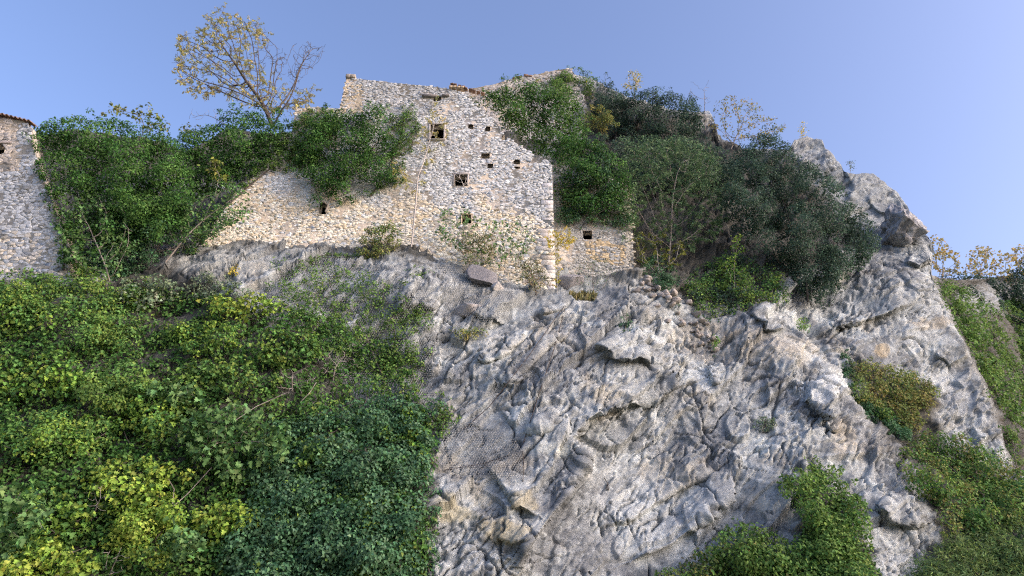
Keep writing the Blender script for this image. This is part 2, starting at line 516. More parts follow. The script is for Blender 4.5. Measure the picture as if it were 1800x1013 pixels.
rockc = lerp(rockc, np.array([[0.21, 0.21, 0.215]]), 0.55 * sstep(0.3, 0.7, diag))
wh = sstep(0.5, 0.8, noise(pf / 0.22, 131) + 0.5 * noise(pf / 0.1, 132) + 0.5 * noise(pf / 1.6, 133))
rockc = lerp(rockc, np.array([[0.76, 0.76, 0.76]]), 0.55 * wh)
dk = sstep(0.45, 0.8, noise(pf / 0.25, 141) + 0.5 * noise(pf / 0.11, 142) - 0.4 * noise(pf / 2.4, 143))
rockc = lerp(rockc, np.array([[0.15, 0.15, 0.155]]), 0.5 * dk)
warm = sstep(0.25, 0.6, noise(pf / 2.6, 151) + 0.4 * noise(pf / 0.7, 152))
rockc = lerp(rockc, rockc * np.array([1.06, 0.97, 0.86]), 0.8 * warm)
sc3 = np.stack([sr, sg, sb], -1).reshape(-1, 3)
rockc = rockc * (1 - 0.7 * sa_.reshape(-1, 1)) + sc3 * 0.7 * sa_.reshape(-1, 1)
# dark humus where plants root
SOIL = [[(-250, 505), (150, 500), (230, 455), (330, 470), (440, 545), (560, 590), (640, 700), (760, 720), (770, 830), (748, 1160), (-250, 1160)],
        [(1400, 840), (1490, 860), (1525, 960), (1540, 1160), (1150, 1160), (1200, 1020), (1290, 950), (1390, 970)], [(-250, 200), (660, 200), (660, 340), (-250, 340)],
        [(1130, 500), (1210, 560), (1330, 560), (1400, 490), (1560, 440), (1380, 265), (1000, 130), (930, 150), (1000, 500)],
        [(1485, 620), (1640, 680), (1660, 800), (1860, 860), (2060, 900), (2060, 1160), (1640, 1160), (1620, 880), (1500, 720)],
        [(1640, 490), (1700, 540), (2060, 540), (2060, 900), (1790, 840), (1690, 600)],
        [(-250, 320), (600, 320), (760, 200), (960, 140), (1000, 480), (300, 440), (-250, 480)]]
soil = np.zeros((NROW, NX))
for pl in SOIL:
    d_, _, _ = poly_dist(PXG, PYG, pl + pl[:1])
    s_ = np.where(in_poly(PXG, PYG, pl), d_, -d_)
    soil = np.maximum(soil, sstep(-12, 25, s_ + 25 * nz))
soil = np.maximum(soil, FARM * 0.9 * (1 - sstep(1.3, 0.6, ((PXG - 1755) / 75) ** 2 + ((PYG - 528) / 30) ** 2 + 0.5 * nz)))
fis = crack
rockc = lerp(rockc, np.array([[0.09, 0.085, 0.08]]), 0.75 * fis)
rockc = rockc * np.array([0.90, 0.985, 0.97])
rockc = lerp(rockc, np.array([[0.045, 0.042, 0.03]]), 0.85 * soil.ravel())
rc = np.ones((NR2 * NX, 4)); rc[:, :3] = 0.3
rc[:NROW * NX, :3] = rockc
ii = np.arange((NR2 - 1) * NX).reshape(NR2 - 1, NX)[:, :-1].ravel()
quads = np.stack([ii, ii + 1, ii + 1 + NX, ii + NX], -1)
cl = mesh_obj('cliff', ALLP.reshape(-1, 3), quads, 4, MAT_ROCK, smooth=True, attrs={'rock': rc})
tag(cl, kind='structure')

def ground_at(px, py):
    """point of the built cliff surface at a photograph pixel"""
    px, py = np.asarray(px, float), np.asarray(py, float)
    c = np.clip(np.round((px + 250) / STEP).astype(int), 0, NX - 1)
    r0 = rid[c]
    tq = np.where(py > 520, (1150 - py) / 630 * T0, T0 + (520 - py) / (520 - r0) * (1 - T0))
    r = np.clip(np.round(tq * (NROW - 1)).astype(int), 0, NROW - 1)
    return GPOS[r, c]
# ------------------------------------------------------------------ masonry
def stone_material(name):
    m, nt, b = new_mat(name)
    co = objcoord(nt)
    fine = tex_noise(nt, co, 9.0, 4, 0.7)
    c = mix(nt, 1.0, attr(nt, 'tone'), ramp(nt, fine, [(0.32, 0.62), (0.5, 1.0), (0.68, 1.25)]), 'MULTIPLY')
    nt.links.new(c, b.inputs['Base Color'])
    bump(nt, fine, 0.8, 0.035, b)
    return m
MAT_STONE = stone_material('rubble_stone')
MAT_MORTAR = simple_mat('lime_mortar', [(0.3, (0.40, 0.36, 0.30)), (0.5, (0.53, 0.48, 0.40)), (0.7, (0.62, 0.58, 0.50))], 2.5, 0.05)
MAT_TILE = simple_mat('old_roof_tile', [(0.3, (0.10, 0.07, 0.055)), (0.55, (0.24, 0.16, 0.12)), (0.75, (0.36, 0.27, 0.21))], 6, 0.02)
MAT_DARKWOOD = simple_mat('weathered_wood', [(0.3, (0.12, 0.10, 0.08)), (0.7, (0.28, 0.25, 0.21))], 8, 0.01)

def xz(pts, Y):
    q = at([p[0] for p in pts], [p[1] for p in pts], [Y] * len(pts))
    return [(float(a[0]), float(a[2])) for a in q]

def voronoi_cells(seeds, asp):
    """polygon cells of the seeds in a plane stretched by asp along x"""
    vc = [Vector((s[0] * asp, s[1])) for s in seeds]
    vo, _, fo, _, _, _ = delaunay_2d_cdt(vc, [], [], 0, 1e-6)
    V = np.array([[v.x, v.y] for v in vo])
    T = np.array([f for f in fo if len(f) == 3])
    A, B, C = V[T[:, 0]], V[T[:, 1]], V[T[:, 2]]
    d = 2 * (A[:, 0] * (B[:, 1] - C[:, 1]) + B[:, 0] * (C[:, 1] - A[:, 1]) + C[:, 0] * (A[:, 1] - B[:, 1]))
    d[np.abs(d) < 1e-9] = 1e-9
    a2, b2, c2 = (A ** 2).sum(1), (B ** 2).sum(1), (C ** 2).sum(1)
    ux = (a2 * (B[:, 1] - C[:, 1]) + b2 * (C[:, 1] - A[:, 1]) + c2 * (A[:, 1] - B[:, 1])) / d
    uy = (a2 * (C[:, 0] - B[:, 0]) + b2 * (A[:, 0] - C[:, 0]) + c2 * (B[:, 0] - A[:, 0])) / d
    inc = [[] for _ in V]
    for t, tri in enumerate(T):
        for k in tri: inc[k].append(t)
    out = []
    for k, ts in enumerate(inc):
        if len(ts) < 4: continue
        c = V[k]
        pts = np.stack([ux[ts], uy[ts]], -1)
        if np.abs(pts - c).max() > 1.5: continue
        o = np.argsort(np.arctan2(pts[:, 1] - c[1], pts[:, 0] - c[0]))
        pts = pts[o]
        keep = [0]
        for j in range(1, len(pts)):
            if np.hypot(*(pts[j] - pts[keep[-1]])) > 0.03: keep.append(j)
        pts = pts[keep]
        if len(pts) < 3: continue
        pts[:, 0] /= asp
        out.append((np.array([c[0] / asp, c[1]]), pts))
    return out

def push_out(p, rect, gap=0.015):
    x0, x1, z0, z1 = rect
    if x0 - gap < p[0] < x1 + gap and z0 - gap < p[1] < z1 + gap:
        ds = [(p[0] - x0 + gap, 0, x0 - gap), (x1 + gap - p[0], 0, x1 + gap), (p[1] - z0 + gap, 1, z0 - gap), (z1 + gap - p[1], 1, z1 + gap)]
        _, ax, val = min(ds)
        p[ax] = val
    return p

def masonry(parent, outline, holes, Y, tone_fn, rng, rowh=(0.07, 0.20), width=(0.13, 0.46), n_single=300, label=None, keepout=None, xmax=None):
    """rubble stones over a vertical wall plane at distance Y: the largest as single parts, the rest as one mass"""
    xs = [p[0] for p in outline]; zs = [p[1] for p in outline]
    x0, x1, z0, z1 = min(xs) - .5, max(xs) + .5, min(zs) - .5, max(zs) + .5
    seeds = []
    z = z0
    while z < z1:
        rh = rng.uniform(*rowh)
        if rng.random() < 0.15: rh *= 1.5
        x = x0 + rng.uniform(0, .4)
        while x < x1:
            w = rng.uniform(*width)
            if rng.random() < 0.1: w *= 1.5
            seeds.append((x + w / 2, z + rh / 2 + rng.uniform(-.5, .5) * rh))
            if rng.random() < 0.25:
                seeds.append((x + w * rng.uniform(.2, .8), z + rh * rng.uniform(.8, 1.1)))
            x += w
        z += rh
    cells = voronoi_cells(seeds, 0.55)
    cc = np.array([c for c, _ in cells])
    inside = in_poly(cc[:, 0], cc[:, 1], outline)
    cells = [q for q, k in zip(cells, inside) if k]
    stones = []
    for c, pts in cells:
        if any(h[0] < c[0] < h[1] and h[2] < c[1] < h[3] for h in holes): continue
        if keepout and any(h[0] < c[0] < h[1] and h[2] < c[1] < h[3] for h in keepout): continue
        pts = pts.copy()
        if xmax is not None: pts[:, 0] = np.minimum(pts[:, 0], xmax)
        lo, hi = pts.min(0) - .02, pts.max(0) + .02
        for hs_, gp in ((holes, .015), (keepout or [], .005)):
            for h in hs_:
                if lo[0] < h[1] and hi[0] > h[0] and lo[1] < h[3] and hi[1] > h[2]:
                    for q in pts: push_out(q, h, gp)
        ar = 0.5 * abs(np.dot(pts[:, 0], np.roll(pts[:, 1], 1)) - np.dot(pts[:, 1], np.roll(pts[:, 0], 1)))
        if ar < 0.006: continue
        stones.append((ar, c, pts))
    stones.sort(key=lambda s: -s[0])
    mv, mf, ms, mt = [], [], [], []
    base = 0
    for k, (ar, c, pts) in enumerate(stones):
        n = len(pts)
        d = pts - c
        L = np.hypot(d[:, 0], d[:, 1])[:, None] + 1e-6
        j = rng.uniform(0.002, 0.010)
        r1 = c + d * np.maximum(0.5, 1 - j / L)
        r2 = c + (r1 - c) * rng.uniform(0.82, 0.94) + rng.normal(0, 0.01, (n, 2))
        p = rng.uniform(0.003, 0.034)
        pt = math.sin(c[0] * 1.1 + 3 * math.sin(c[1] * .7)) + math.sin(c[0] * 2.7 - c[1] * 2.1 + 1.3) + .6 * math.sin(c[0] * 5.3 + c[1] * 4.1)
        if pt > 1.0: p = rng.uniform(-0.03, 0.02)            # old render still fills the joints here
        tx, tz = rng.normal(0, 0.09, 2)
        tilt = (d[:, 0] * tx + d[:, 1] * tz)
        y0 = np.full(n, Y + 0.03); y1 = Y - p * 0.55 + tilt * .5; y2 = Y - p + tilt + rng.normal(0, 0.006, n)
        v = np.concatenate([np.stack([r1[:, 0], y0, r1[:, 1]], -1), np.stack([r1[:, 0], y1, r1[:, 1]], -1), np.stack([r2[:, 0], y2, r2[:, 1]], -1)])
        f, s = [], []
        for a in range(n):
            b = (a + 1) % n
            f += [a, b, n + b, n + a]; s.append(4)
            f += [n + a, n + b, 2 * n + b, 2 * n + a]; s.append(4)
        f += [2 * n + a for a in range(n)]; s.append(n)
        t = np.array(tone_fn(c[0], c[1], rng)) * np.array([1.0, 1.05, 1.03]) * rng.uniform(0.86, 1.12)
        tone = np.tile(np.append(np.clip(t, 0.03, 0.8), 1), (3 * n, 1))
        if k < n_single:
            mesh_obj('stone', v, f, s, MAT_STONE, parent, attrs={'tone': tone})
        else:
            mv.append(v); mf.append(np.array(f) + base); ms += s; mt.append(tone)
            base += 3 * n
    if mv:
        o = mesh_obj('small_stones', np.concatenate(mv), np.concatenate(mf), ms, MAT_STONE, parent, attrs={'tone': np.concatenate(mt)})
        o['kind'] = 'stuff'

def wall_core(name, parent, outline, holes, Y, thick, mat, back=None):
    """front wall of real thickness with openings; optional closed shell behind"""
    V, E = [], []
    def loop(pts):
        s = len(V)
        V.extend(Vector(p) for p in pts)
        E.extend((s + k, s + (k + 1) % len(pts)) for k in range(len(pts)))
    loop(outline)
    for h in holes: loop([(h[0], h[2]), (h[1], h[2]), (h[1], h[3]), (h[0], h[3])])
    vo, eo, fo, _, _, _ = delaunay_2d_cdt(V, E, [], 0, 1e-6)
    n = len(vo)
    cen = np.array([[sum(vo[q].x for q in t) / 3, sum(vo[q].y for q in t) / 3] for t in fo])
    ok = in_poly(cen[:, 0], cen[:, 1], outline)
    for h in holes: ok &= ~((cen[:, 0] > h[0]) & (cen[:, 0] < h[1]) & (cen[:, 1] > h[2]) & (cen[:, 1] < h[3]))
    fo = [t for t, k in zip(fo, ok) if k]
    vv = [(v.x, Y, v.y) for v in vo] + [(v.x, Y + thick, v.y) for v in vo]
    f, s = [], []
    cnt = {}
    for t in fo:
        f += list(t); s.append(len(t))
        f += [n + q for q in reversed(t)]; s.append(len(t))
        for a, b in zip(t, list(t[1:]) + [t[0]]):
            cnt[(a, b)] = 1
    for (a, b) in cnt:
        if (b, a) not in cnt:
            f += [a, b, n + b, n + a]; s.append(4)
    mesh_obj(name, vv, f, s, mat, parent)
    if back:
        m = len(outline)
        vv = [(p[0], Y + thick + .002, p[1]) for p in outline] + [(p[0], Y + back, p[1]) for p in outline]
        f, s = [], []
        for a in range(m):
            b = (a + 1) % m
            f += [a, b, m + b, m + a]; s.append(4)
        f += [m + a for a in range(m)]; s.append(m)
        mesh_obj('rear_walls', vv, f, s, mat, parent)

def block(name, x0, x1, y0, y1, z0, z1, mat, parent, tone=(0.45, 0.43, 0.4), rng=RNG, wob=0.012, ch=0.018):
    """a dressed stone: chamfered box with slightly uneven corners"""
    bm = bmesh.new()
    bmesh.ops.create_cube(bm, size=1)
    for v in bm.verts:
        v.co = Vector(((x0 + x1) / 2 + v.co.x * (x1 - x0), (y0 + y1) / 2 + v.co.y * (y1 - y0), (z0 + z1) / 2 + v.co.z * (z1 - z0)))
        v.co += Vector([float(q) for q in rng.normal(0, wob, 3)])
    bmesh.ops.bevel(bm, geom=bm.edges[:], offset=min(ch, .3 * (x1 - x0), .3 * (z1 - z0), .3 * (y1 - y0)), segments=1, affect='EDGES')
    bm.verts.index_update()
    v = np.array([tuple(q.co) for q in bm.verts])
    f, s = [], []
    for fc in bm.faces:
        f += [q.index for q in fc.verts]; s.append(len(fc.verts))
    bm.free()
    return mesh_obj(name, v, f, s, mat, parent, attrs={'tone': np.tile((*tone, 1), (len(v), 1))})

def rect(px0, px1, py0, py1, Y):
    a = at([px0, px1], [py1, py0], [Y, Y])
    m0 = at((px0 + px1) / 2, py1, Y); m1 = at((px0 + px1) / 2, py0, Y)
    xm = (at(px0, (py0 + py1) / 2, Y)[0], at(px1, (py0 + py1) / 2, Y)[0])
    return (float(xm[0]), float(xm[1]), float(m0[2]), float(m1[2]))

def framed_window(parent, h, Y, rng, tone, sill=True, wide=0.14):
    w = empty('window', ((h[0] + h[1]) / 2, Y, h[2]))
    w.parent = parent
    w.location = Vector(w.location) - parent.location
    x0, x1, z0, z1 = h
    block('lintel', x0 - wide * 1.4, x1 + wide * 1.4, Y - 0.07, Y + 0.4, z1 + .004, z1 + wide * 1.2, MAT_STONE, w, tone, rng)
    block('jamb', x0 - wide, x0 - .004, Y - 0.06, Y + 0.4, z0 + .004, z1 - .004, MAT_STONE, w, tone, rng)
    block('jamb', x1 + .004, x1 + wide, Y - 0.06, Y + 0.4, z0 + .004, z1 - .004, MAT_STONE, w, tone, rng)
    if sill:
        block('sill', x0 - wide * 1.5, x1 + wide * 1.5, Y - 0.16, Y + 0.4, z0 - wide * 1.1, z0 - .004, MAT_STONE, w, tone, rng)
    return w
def frame_zone(h, wide=0.14):
    return (h[0] - wide * 1.4, h[1] + wide * 1.4, h[2] - wide * 1.1, h[3] + wide * 1.2)

# --- main ruined house
YH = 40.0
rngm = np.random.default_rng(5)
def house_tone(x, z, rng):
    px, py = project(np.array([x, YH, z])); px, py = float(px), float(py)
    nz_ = .5 * math.sin(x * 1.3 + 2 * math.sin(z * .9)) + .4 * math.sin(x * 3.1 + z * 1.7)
    band = 350 + (px - 640) * 0.09 + 26 * nz_
    grey = np.array([0.53, 0.535, 0.545]); ochre = np.array([0.69, 0.58, 0.43]); pale = np.array([0.76, 0.70, 0.60])
    t = float(np.clip((py - band + 18) / 30, 0, 1))
    lo = ochre if rng.random() < float(np.clip(0.75 - (py - band) / 90, 0.28, 0.8)) else pale
    c = grey * (1 - t) + lo * t
    if rng.random() < 0.08: c = c * np.array([0.74, 0.72, 0.72])
    if rng.random() < 0.10: c = np.array([0.64, 0.64, 0.645])
    if px < 640 and 150 < py < 200 and rng.random() < .5: c = ochre * 0.85
    if py < 200 and px < 800: c = c * 0.8
    return c
HOUSE = xz([(318, 490), (342, 450), (368, 410), (392, 372), (420, 334), (445, 312), (500, 296), (512, 240), (520, 191), (560, 189), (597, 191), (604, 160), (609, 139), (640, 140), (700, 147), (760, 152), (790, 157), (815, 163), (826, 172), (842, 190), (862, 206), (874, 218), (882, 234), (898, 246), (918, 258), (940, 272), (958, 281), (972, 292), (973.5, 400), (975, 540), (900, 540), (700, 480), (500, 470)], YH)
hb = at(700, 450, YH)
house = empty('ruined_house', (hb[0], YH, hb[2]), 'tall roofless rubble stone house with ivy and small dark windows above the cliff', 'house')
WIN = [rect(756, 780, 219, 246, YH), rect(799, 821, 307, 327, YH), rect(812, 828, 378, 393, YH), rect(562, 574, 357, 377, YH)]
PUT = [rect(823, 832, 219, 227, YH), rect(853, 862, 223, 231, YH), rect(882, 891, 238, 247, YH), rect(846, 861, 270, 279, YH), rect(857, 867, 288, 296, YH), rect(903, 914, 281, 289, YH), rect(762, 776, 170, 178, YH), rect(904, 914, 293, 297, YH), rect(787, 793, 249, 254, YH)]
HOLES = WIN + PUT
wall_core('wall', house, HOUSE, HOLES, YH, 0.6, MAT_MORTAR, 6.5)
# corner stones up the clean edge
quoin = []
xe = at(973.5, 400, YH)[0]
z = at(973, 520, YH)[2]
zt = at(973, 296, YH)[2]
k = 0
while z < zt:
    hgt = rngm.uniform(0.2, 0.42)
    if z + hgt > zt: break
    if rngm.random() < 0.6:
        wd = rngm.uniform(0.45, 1.2)
        block('corner_stone', xe - wd, xe - .004, YH - rngm.uniform(0.012, 0.03), YH + 0.55, z + .008, z + hgt - .004, MAT_STONE, house, tuple(house_tone(xe - .6, z, rngm) * .5 + np.array([0.34, 0.335, 0.325])), rngm, .006, .005)
        quoin.append((xe - wd, xe + .3, z, z + hgt))
    z += hgt; k += 1
for h in WIN[:3]:
    framed_window(house, h, YH, rngm, (0.40, 0.385, 0.37) if h is not WIN[2] else (0.5, 0.42, 0.31), h is WIN[0], 0.10 if h is not WIN[2] else 0.07)
masonry(house, HOUSE, HOLES, YH, house_tone, rngm, xmax=xe, keepout=quoin + [frame_zone(WIN[0], .10), frame_zone(WIN[1], .10), frame_zone(WIN[2], .07)])
# capping stones and the broken course at the wall head
c0 = at(617, 137, YH)
block('capstone', c0[0] - .36, c0[0] - .02, YH - .18, YH + .5, c0[2] - .04, c0[2] + .22, MAT_STONE, house, (0.36, 0.33, 0.29), rngm)
block('capstone', c0[0] - .012, c0[0] + .33, YH - .16, YH + .5, c0[2] - .05, c0[2] + .19, MAT_STONE, house, (0.40, 0.36, 0.30), rngm)
c1 = at(800, 155, YH)
for k in range(4):
    block('eaves_stone', c1[0] - .42 + k * .27, c1[0] - .17 + k * .27, YH - .2, YH + .45, c1[2] - .06 - .015 * k, c1[2] + .10 - .03 * k, MAT_STONE, house, (0.52, 0.42, 0.30), rngm)
for k in range(9):
    q = at(793 + k * 7 + rngm.uniform(-2, 2), 150 + k * 1.8, YH)
    block('roof_tile', q[0] - .12, q[0] + .12, YH - .24 + .02 * k, YH + .25, q[2], q[2] + rngm.uniform(.05, .10), MAT_TILE, house, rng=rngm, wob=.03)
# line of dark slabs where a lower roof once met the wall
for px0, px1, py in [(742, 760, 170), (745, 768, 171.5), (777, 790, 170)]:
    r_ = rect(px0, px1, py - 2, py + 1, YH)
    block('slate_ledge', r_[0], r_[1], YH - .2, YH + .2, r_[2], r_[3], MAT_STONE, house, (0.20, 0.19, 0.18), rngm)

# --- annex set back beside it
YA = 41.5
ANNEX = xz([(966, 290), (1050, 300), (1108, 330), (1112, 400), (1114, 470), (1122, 500), (1135, 540), (966, 560)], YA)
ab = at(1050, 515, YA)
annex = empty('ruined_annex', (ab[0], YA, ab[2]), 'lower set-back stone wall with one square opening beside the tall ruined house', 'house')
AW = [rect(1025, 1041, 406, 421, YA)]
def annex_tone(x, z, rng):
    px, py = [float(q) for q in project(np.array([x, YA, z]))]
    c = np.array([0.42, 0.41, 0.395])
    if 420 < py - (px - 1040) * .2 < 458 and px > 1030 and rng.random() < .75: c = np.array([0.52, 0.41, 0.27])
    if px > 1098: c = np.array([0.52, 0.47, 0.40])
    return c
wall_core('wall', annex, ANNEX, AW, YA, 0.6, MAT_MORTAR, 5)
masonry(annex, ANNEX, AW, YA, annex_tone, rngm, n_single=200)

# --- house at the edge of the picture
YL = 36.5
LEFT = xz([(-190, 215), (-60, 208), (0, 207), (40, 213), (54, 222), (58, 260), (80, 330), (104, 390), (118, 430), (130, 520), (-190, 540)], YL)
lb = at(20, 490, YL)
lhouse = empty('stone_house', (lb[0], YL, lb[2]), 'grey rubble house wall with dark slot window and tiled eaves at picture edge', 'house')
LW = [rect(-22, 9, 253, 272, YL)]
def left_tone(x, z, rng):
    px, py = [float(q) for q in project(np.array([x, YL, z]))]
    c = np.array([0.44, 0.455, 0.485])
    if py < 300 and px < 30: c = np.array([0.46, 0.41, 0.37])
    if py > 410 and rng.random() < .4: c = np.array([0.56, 0.51, 0.45])
    if rng.random() < .12: c = c * .6
    return c
wall_core('wall', lhouse, LEFT, LW, YL, 0.6, MAT_MORTAR, 1.6)
masonry(lhouse, LEFT, LW, YL, left_tone, rngm, rowh=(.09, .24), width=(.18, .6))
block('lintel', LW[0][0] - .2, LW[0][1] + .25, YL - .08, YL + .4, LW[0][3] + .004, LW[0][3] + .16, MAT_STONE, lhouse, (0.33, 0.30, 0.28), rngm)
for k in range(16):                       # clay tiles along the eaves
    q = at(-60 + k * 7.6, 205 + max(0, k - 8) * 1.9, YL)
    pts, f = [], []
    n = 7
    for e, yy in enumerate((YL - .32, YL + .5)):
        for a in range(n):
            th = math.pi * a / (n - 1)
            for rr in (0.115, 0.085):
                pts.append((q[0] + math.cos(th) * rr, yy, q[2] + .15 * e + math.sin(th) * rr))
    for a in range(n - 1):
        i0, i1 = 2 * a, 2 * (a + 1); j0, j1 = i0 + 2 * n, i1 + 2 * n
        f += [i0, i1, j1, j0, i0 + 1, j0 + 1, j1 + 1, i1 + 1, i0, i0 + 1, i1 + 1, i1]
    mesh_obj('roof_tile', pts, f, 4, MAT_TILE, lhouse, attrs=None)

# --- ruined wall along the crest behind
YR = 53.0
CREST = xz([(770, 205), (775, 160), (830, 156), (870, 148), (905, 137), (945, 131), (975, 124), (1003, 120), (1016, 140), (1030, 190), (1010, 290), (780, 290)], YR)
cb = at(900, 190, YR)
crest = empty('ruined_wall', (cb[0], YR, cb[2]), 'broken dry stone wall climbing to the crest behind the gable', 'wall')
wall_core('wall', crest, CREST, [], YR, 0.7, MAT_MORTAR)
masonry(crest, CREST, [], YR, lambda x, z, rng: np.array([0.43, 0.40, 0.38]), rngm, rowh=(.18, .3), width=(.25, .6), n_single=120)
for px, py in [(905, 138), (911, 137), (925, 134), (931, 134)]:
    q = at(px, py, YR)
    block('roof_tile', q[0] - .2, q[0] + .2, YR - .1, YR + .4, q[2] - .05, q[2] + .13, MAT_TILE, crest, rng=rngm, wob=.05)

# --- loose blocks
def unit_(a):
    return a / (np.linalg.norm(a, axis=-1, keepdims=True) + 1e-9)

def boulder(name, c, r, mat, parent=None, seed=0, tone=None, sub=3, detail=False):
    bm = bmesh.new()
    bmesh.ops.create_icosphere(bm, subdivisions=sub, radius=1)
    v = np.array([tuple(q.co) for q in bm.verts])
    f = np.array([[q.index for q in fc.verts] for fc in bm.faces])
    bm.free()
    rg = np.random.default_rng(seed)
    for _ in range(16):                    # cut by random planes: angular block
        n = rg.normal(size=3); n /= np.linalg.norm(n)
        d = rg.uniform(0.42, 0.72)
        e = np.maximum(0, v @ n - d)
        v = v - e[:, None] * n
    v = v * 1.35 + 0.03 * noise(v * 4 + seed, seed)[:, None] * v
    v = v * np.array(r) + np.array(c)
    t = tone or (0.42, 0.40, 0.38)
    A = np.tile((*t, 1), (len(v), 1)).astype(float)
    if detail:
        nr = unit_(v - np.array(c))
        v = v + nr * (0.30 * facets(v / 0.9, seed)[0] + 0.14 * fbm(v / 0.7, 3, seed + 1) + 0.05 * fbm(v / 0.2, 2, seed + 2))[:, None]
        A[:, :3] *= np.clip(1 + 0.55 * fbm(v / 0.8, 4, seed + 3, 0.6), 0.35, 1.9)[:, None]
    return mesh_obj(name, v, f, 3, mat, parent, attrs={'tone': A, 'rock': A})
q = at(850, 490, 38.7); tag(boulder('boulder', q, (0.85, .8, .85), MAT_ROCK, seed=3, tone=(.24, .24, .25), sub=4, detail=False), 'big dark grey boulder wedged under the house wall, wrapped in wire netting', 'boulder')
q = at(872, 505, 38.3); tag(boulder('boulder', q, (0.42, .4, .36), MAT_ROCK, seed=4, tone=(.5, .49, .47)), 'pale block lying against the big dark boulder under the house', 'boulder')
q = at(824, 545, 37.6); tag(boulder('boulder', q, (0.9, .7, .5), MAT_ROCK, seed=6, tone=(.42, .41, .40)), 'flat grey block jutting from the face below the netted boulder', 'boulder')
q = at(1000, 498, 40.6); tag(boulder('boulder', q, (0.75, .6, .8), MAT_ROCK, seed=8, tone=(.33, .33, .34)), 'upright grey block in the corner between house and annex', 'boulder')
q = at(1584, 408, 45.6)
oc = boulder('rock_outcrop', q, (1.75, 1.9, 1.8), MAT_ROCK, seed=21, tone=(.35, .36, .37), sub=6, detail=True)
tag(oc, 'bulging grey outcrop overhanging the slab at the end of the crag', 'rock')
rg = np.random.default_rng(77)
for k in range(64):
    t = rg.random()
    px, py = 1128 + 125 * t + rg.normal(0, 7), 505 + 95 * t ** 1.1 + rg.normal(0, 9)
    p = ground_at(px, py)
    s = rg.uniform(.10, .24) * (1.7 if rg.random() < .1 else 1)
    o = boulder('fallen_stone', p + np.array([0, -s * .3, s * .25]), (s * rg.uniform(.9, 1.5), s, s * rg.uniform(.6, .95)), MAT_ROCK, seed=100 + k, tone=tuple(np.array([.40, .375, .34]) * rg.uniform(.6, 1.2)), sub=2)
    tag(o, 'fallen wall stone lying in the rubble spill beside the annex', 'stone', 'fallen stones spilling from the annex wall')
# ------------------------------------------------------------------ plants
def leaf_material():
    m, nt, b = new_mat('leaf')
    c = attr(nt, 'tone')
    nt.links.new(c, b.inputs['Base Color'])
    b.inputs['Roughness'].default_value = 0.6
    b.inputs['Specular IOR Level'].default_value = 0.12
    tr = nd(nt, 'ShaderNodeBsdfTranslucent')
    nt.links.new(c, tr.inputs['Color'])
    ms = nd(nt, 'ShaderNodeMixShader')
    ms.inputs[0].default_value = 0.3
    nt.links.new(b.outputs[0], ms.inputs[1]); nt.links.new(tr.outputs[0], ms.inputs[2])
    nt.links.new(ms.outputs[0], nt.nodes['Material Output'].inputs['Surface'])
    return m
MAT_LEAF = leaf_material()
MAT_BARK = simple_mat('grey_bark', [(0.3, (0.16, 0.14, 0.12)), (0.7, (0.34, 0.31, 0.28))], 6, 0)
MAT_DARKBARK = simple_mat('dark_bark', [(0.3, (0.06, 0.05, 0.045)), (0.7, (0.15, 0.13, 0.11))], 6, 0)
MAT_PALEBARK = simple_mat('pale_bark', [(0.3, (0.32, 0.30, 0.27)), (0.7, (0.52, 0.49, 0.45))], 6, 0)

IVY = [(0.048, 0.125, 0.030), (0.070, 0.165, 0.040), (0.10, 0.20, 0.05)]
IVYL = [(0.09, 0.18, 0.045), (0.13, 0.23, 0.055), (0.16, 0.26, 0.065)]
DIVY = [(0.050, 0.120, 0.058), (0.075, 0.165, 0.078), (0.11, 0.21, 0.11)]
YG = [(0.18, 0.31, 0.055), (0.23, 0.34, 0.06), (0.13, 0.26, 0.06), (0.10, 0.22, 0.06)]
YGB = [(0.24, 0.36, 0.06), (0.20, 0.33, 0.06), (0.30, 0.38, 0.07)]
MIDG = [(0.10, 0.21, 0.055), (0.14, 0.25, 0.06), (0.08, 0.17, 0.05), (0.19, 0.28, 0.06)]
FIG = [(0.13, 0.26, 0.09), (0.18, 0.31, 0.11), (0.11, 0.22, 0.08)]
OAK = [(0.042, 0.082, 0.054), (0.062, 0.110, 0.075), (0.085, 0.14, 0.095)]
AIRY = [(0.12, 0.20, 0.10), (0.17, 0.26, 0.13), (0.10, 0.18, 0.09)]
OLIVE = [(0.18, 0.23, 0.07), (0.22, 0.25, 0.075), (0.14, 0.20, 0.07), (0.26, 0.24, 0.08)]
YEL = [(0.60, 0.53, 0.20), (0.52, 0.47, 0.18), (0.42, 0.42, 0.18)]
YELB = [(0.70, 0.55, 0.07), (0.62, 0.52, 0.08), (0.5, 0.47, 0.09)]
DRY = [(0.30, 0.24, 0.15), (0.25, 0.23, 0.12), (0.18, 0.21, 0.09)]
GREY = [(0.17, 0.23, 0.14), (0.22, 0.28, 0.18), (0.14, 0.20, 0.12)]

def unit(v):
    return v / (np.linalg.norm(v, axis=-1, keepdims=True) + 1e-9)

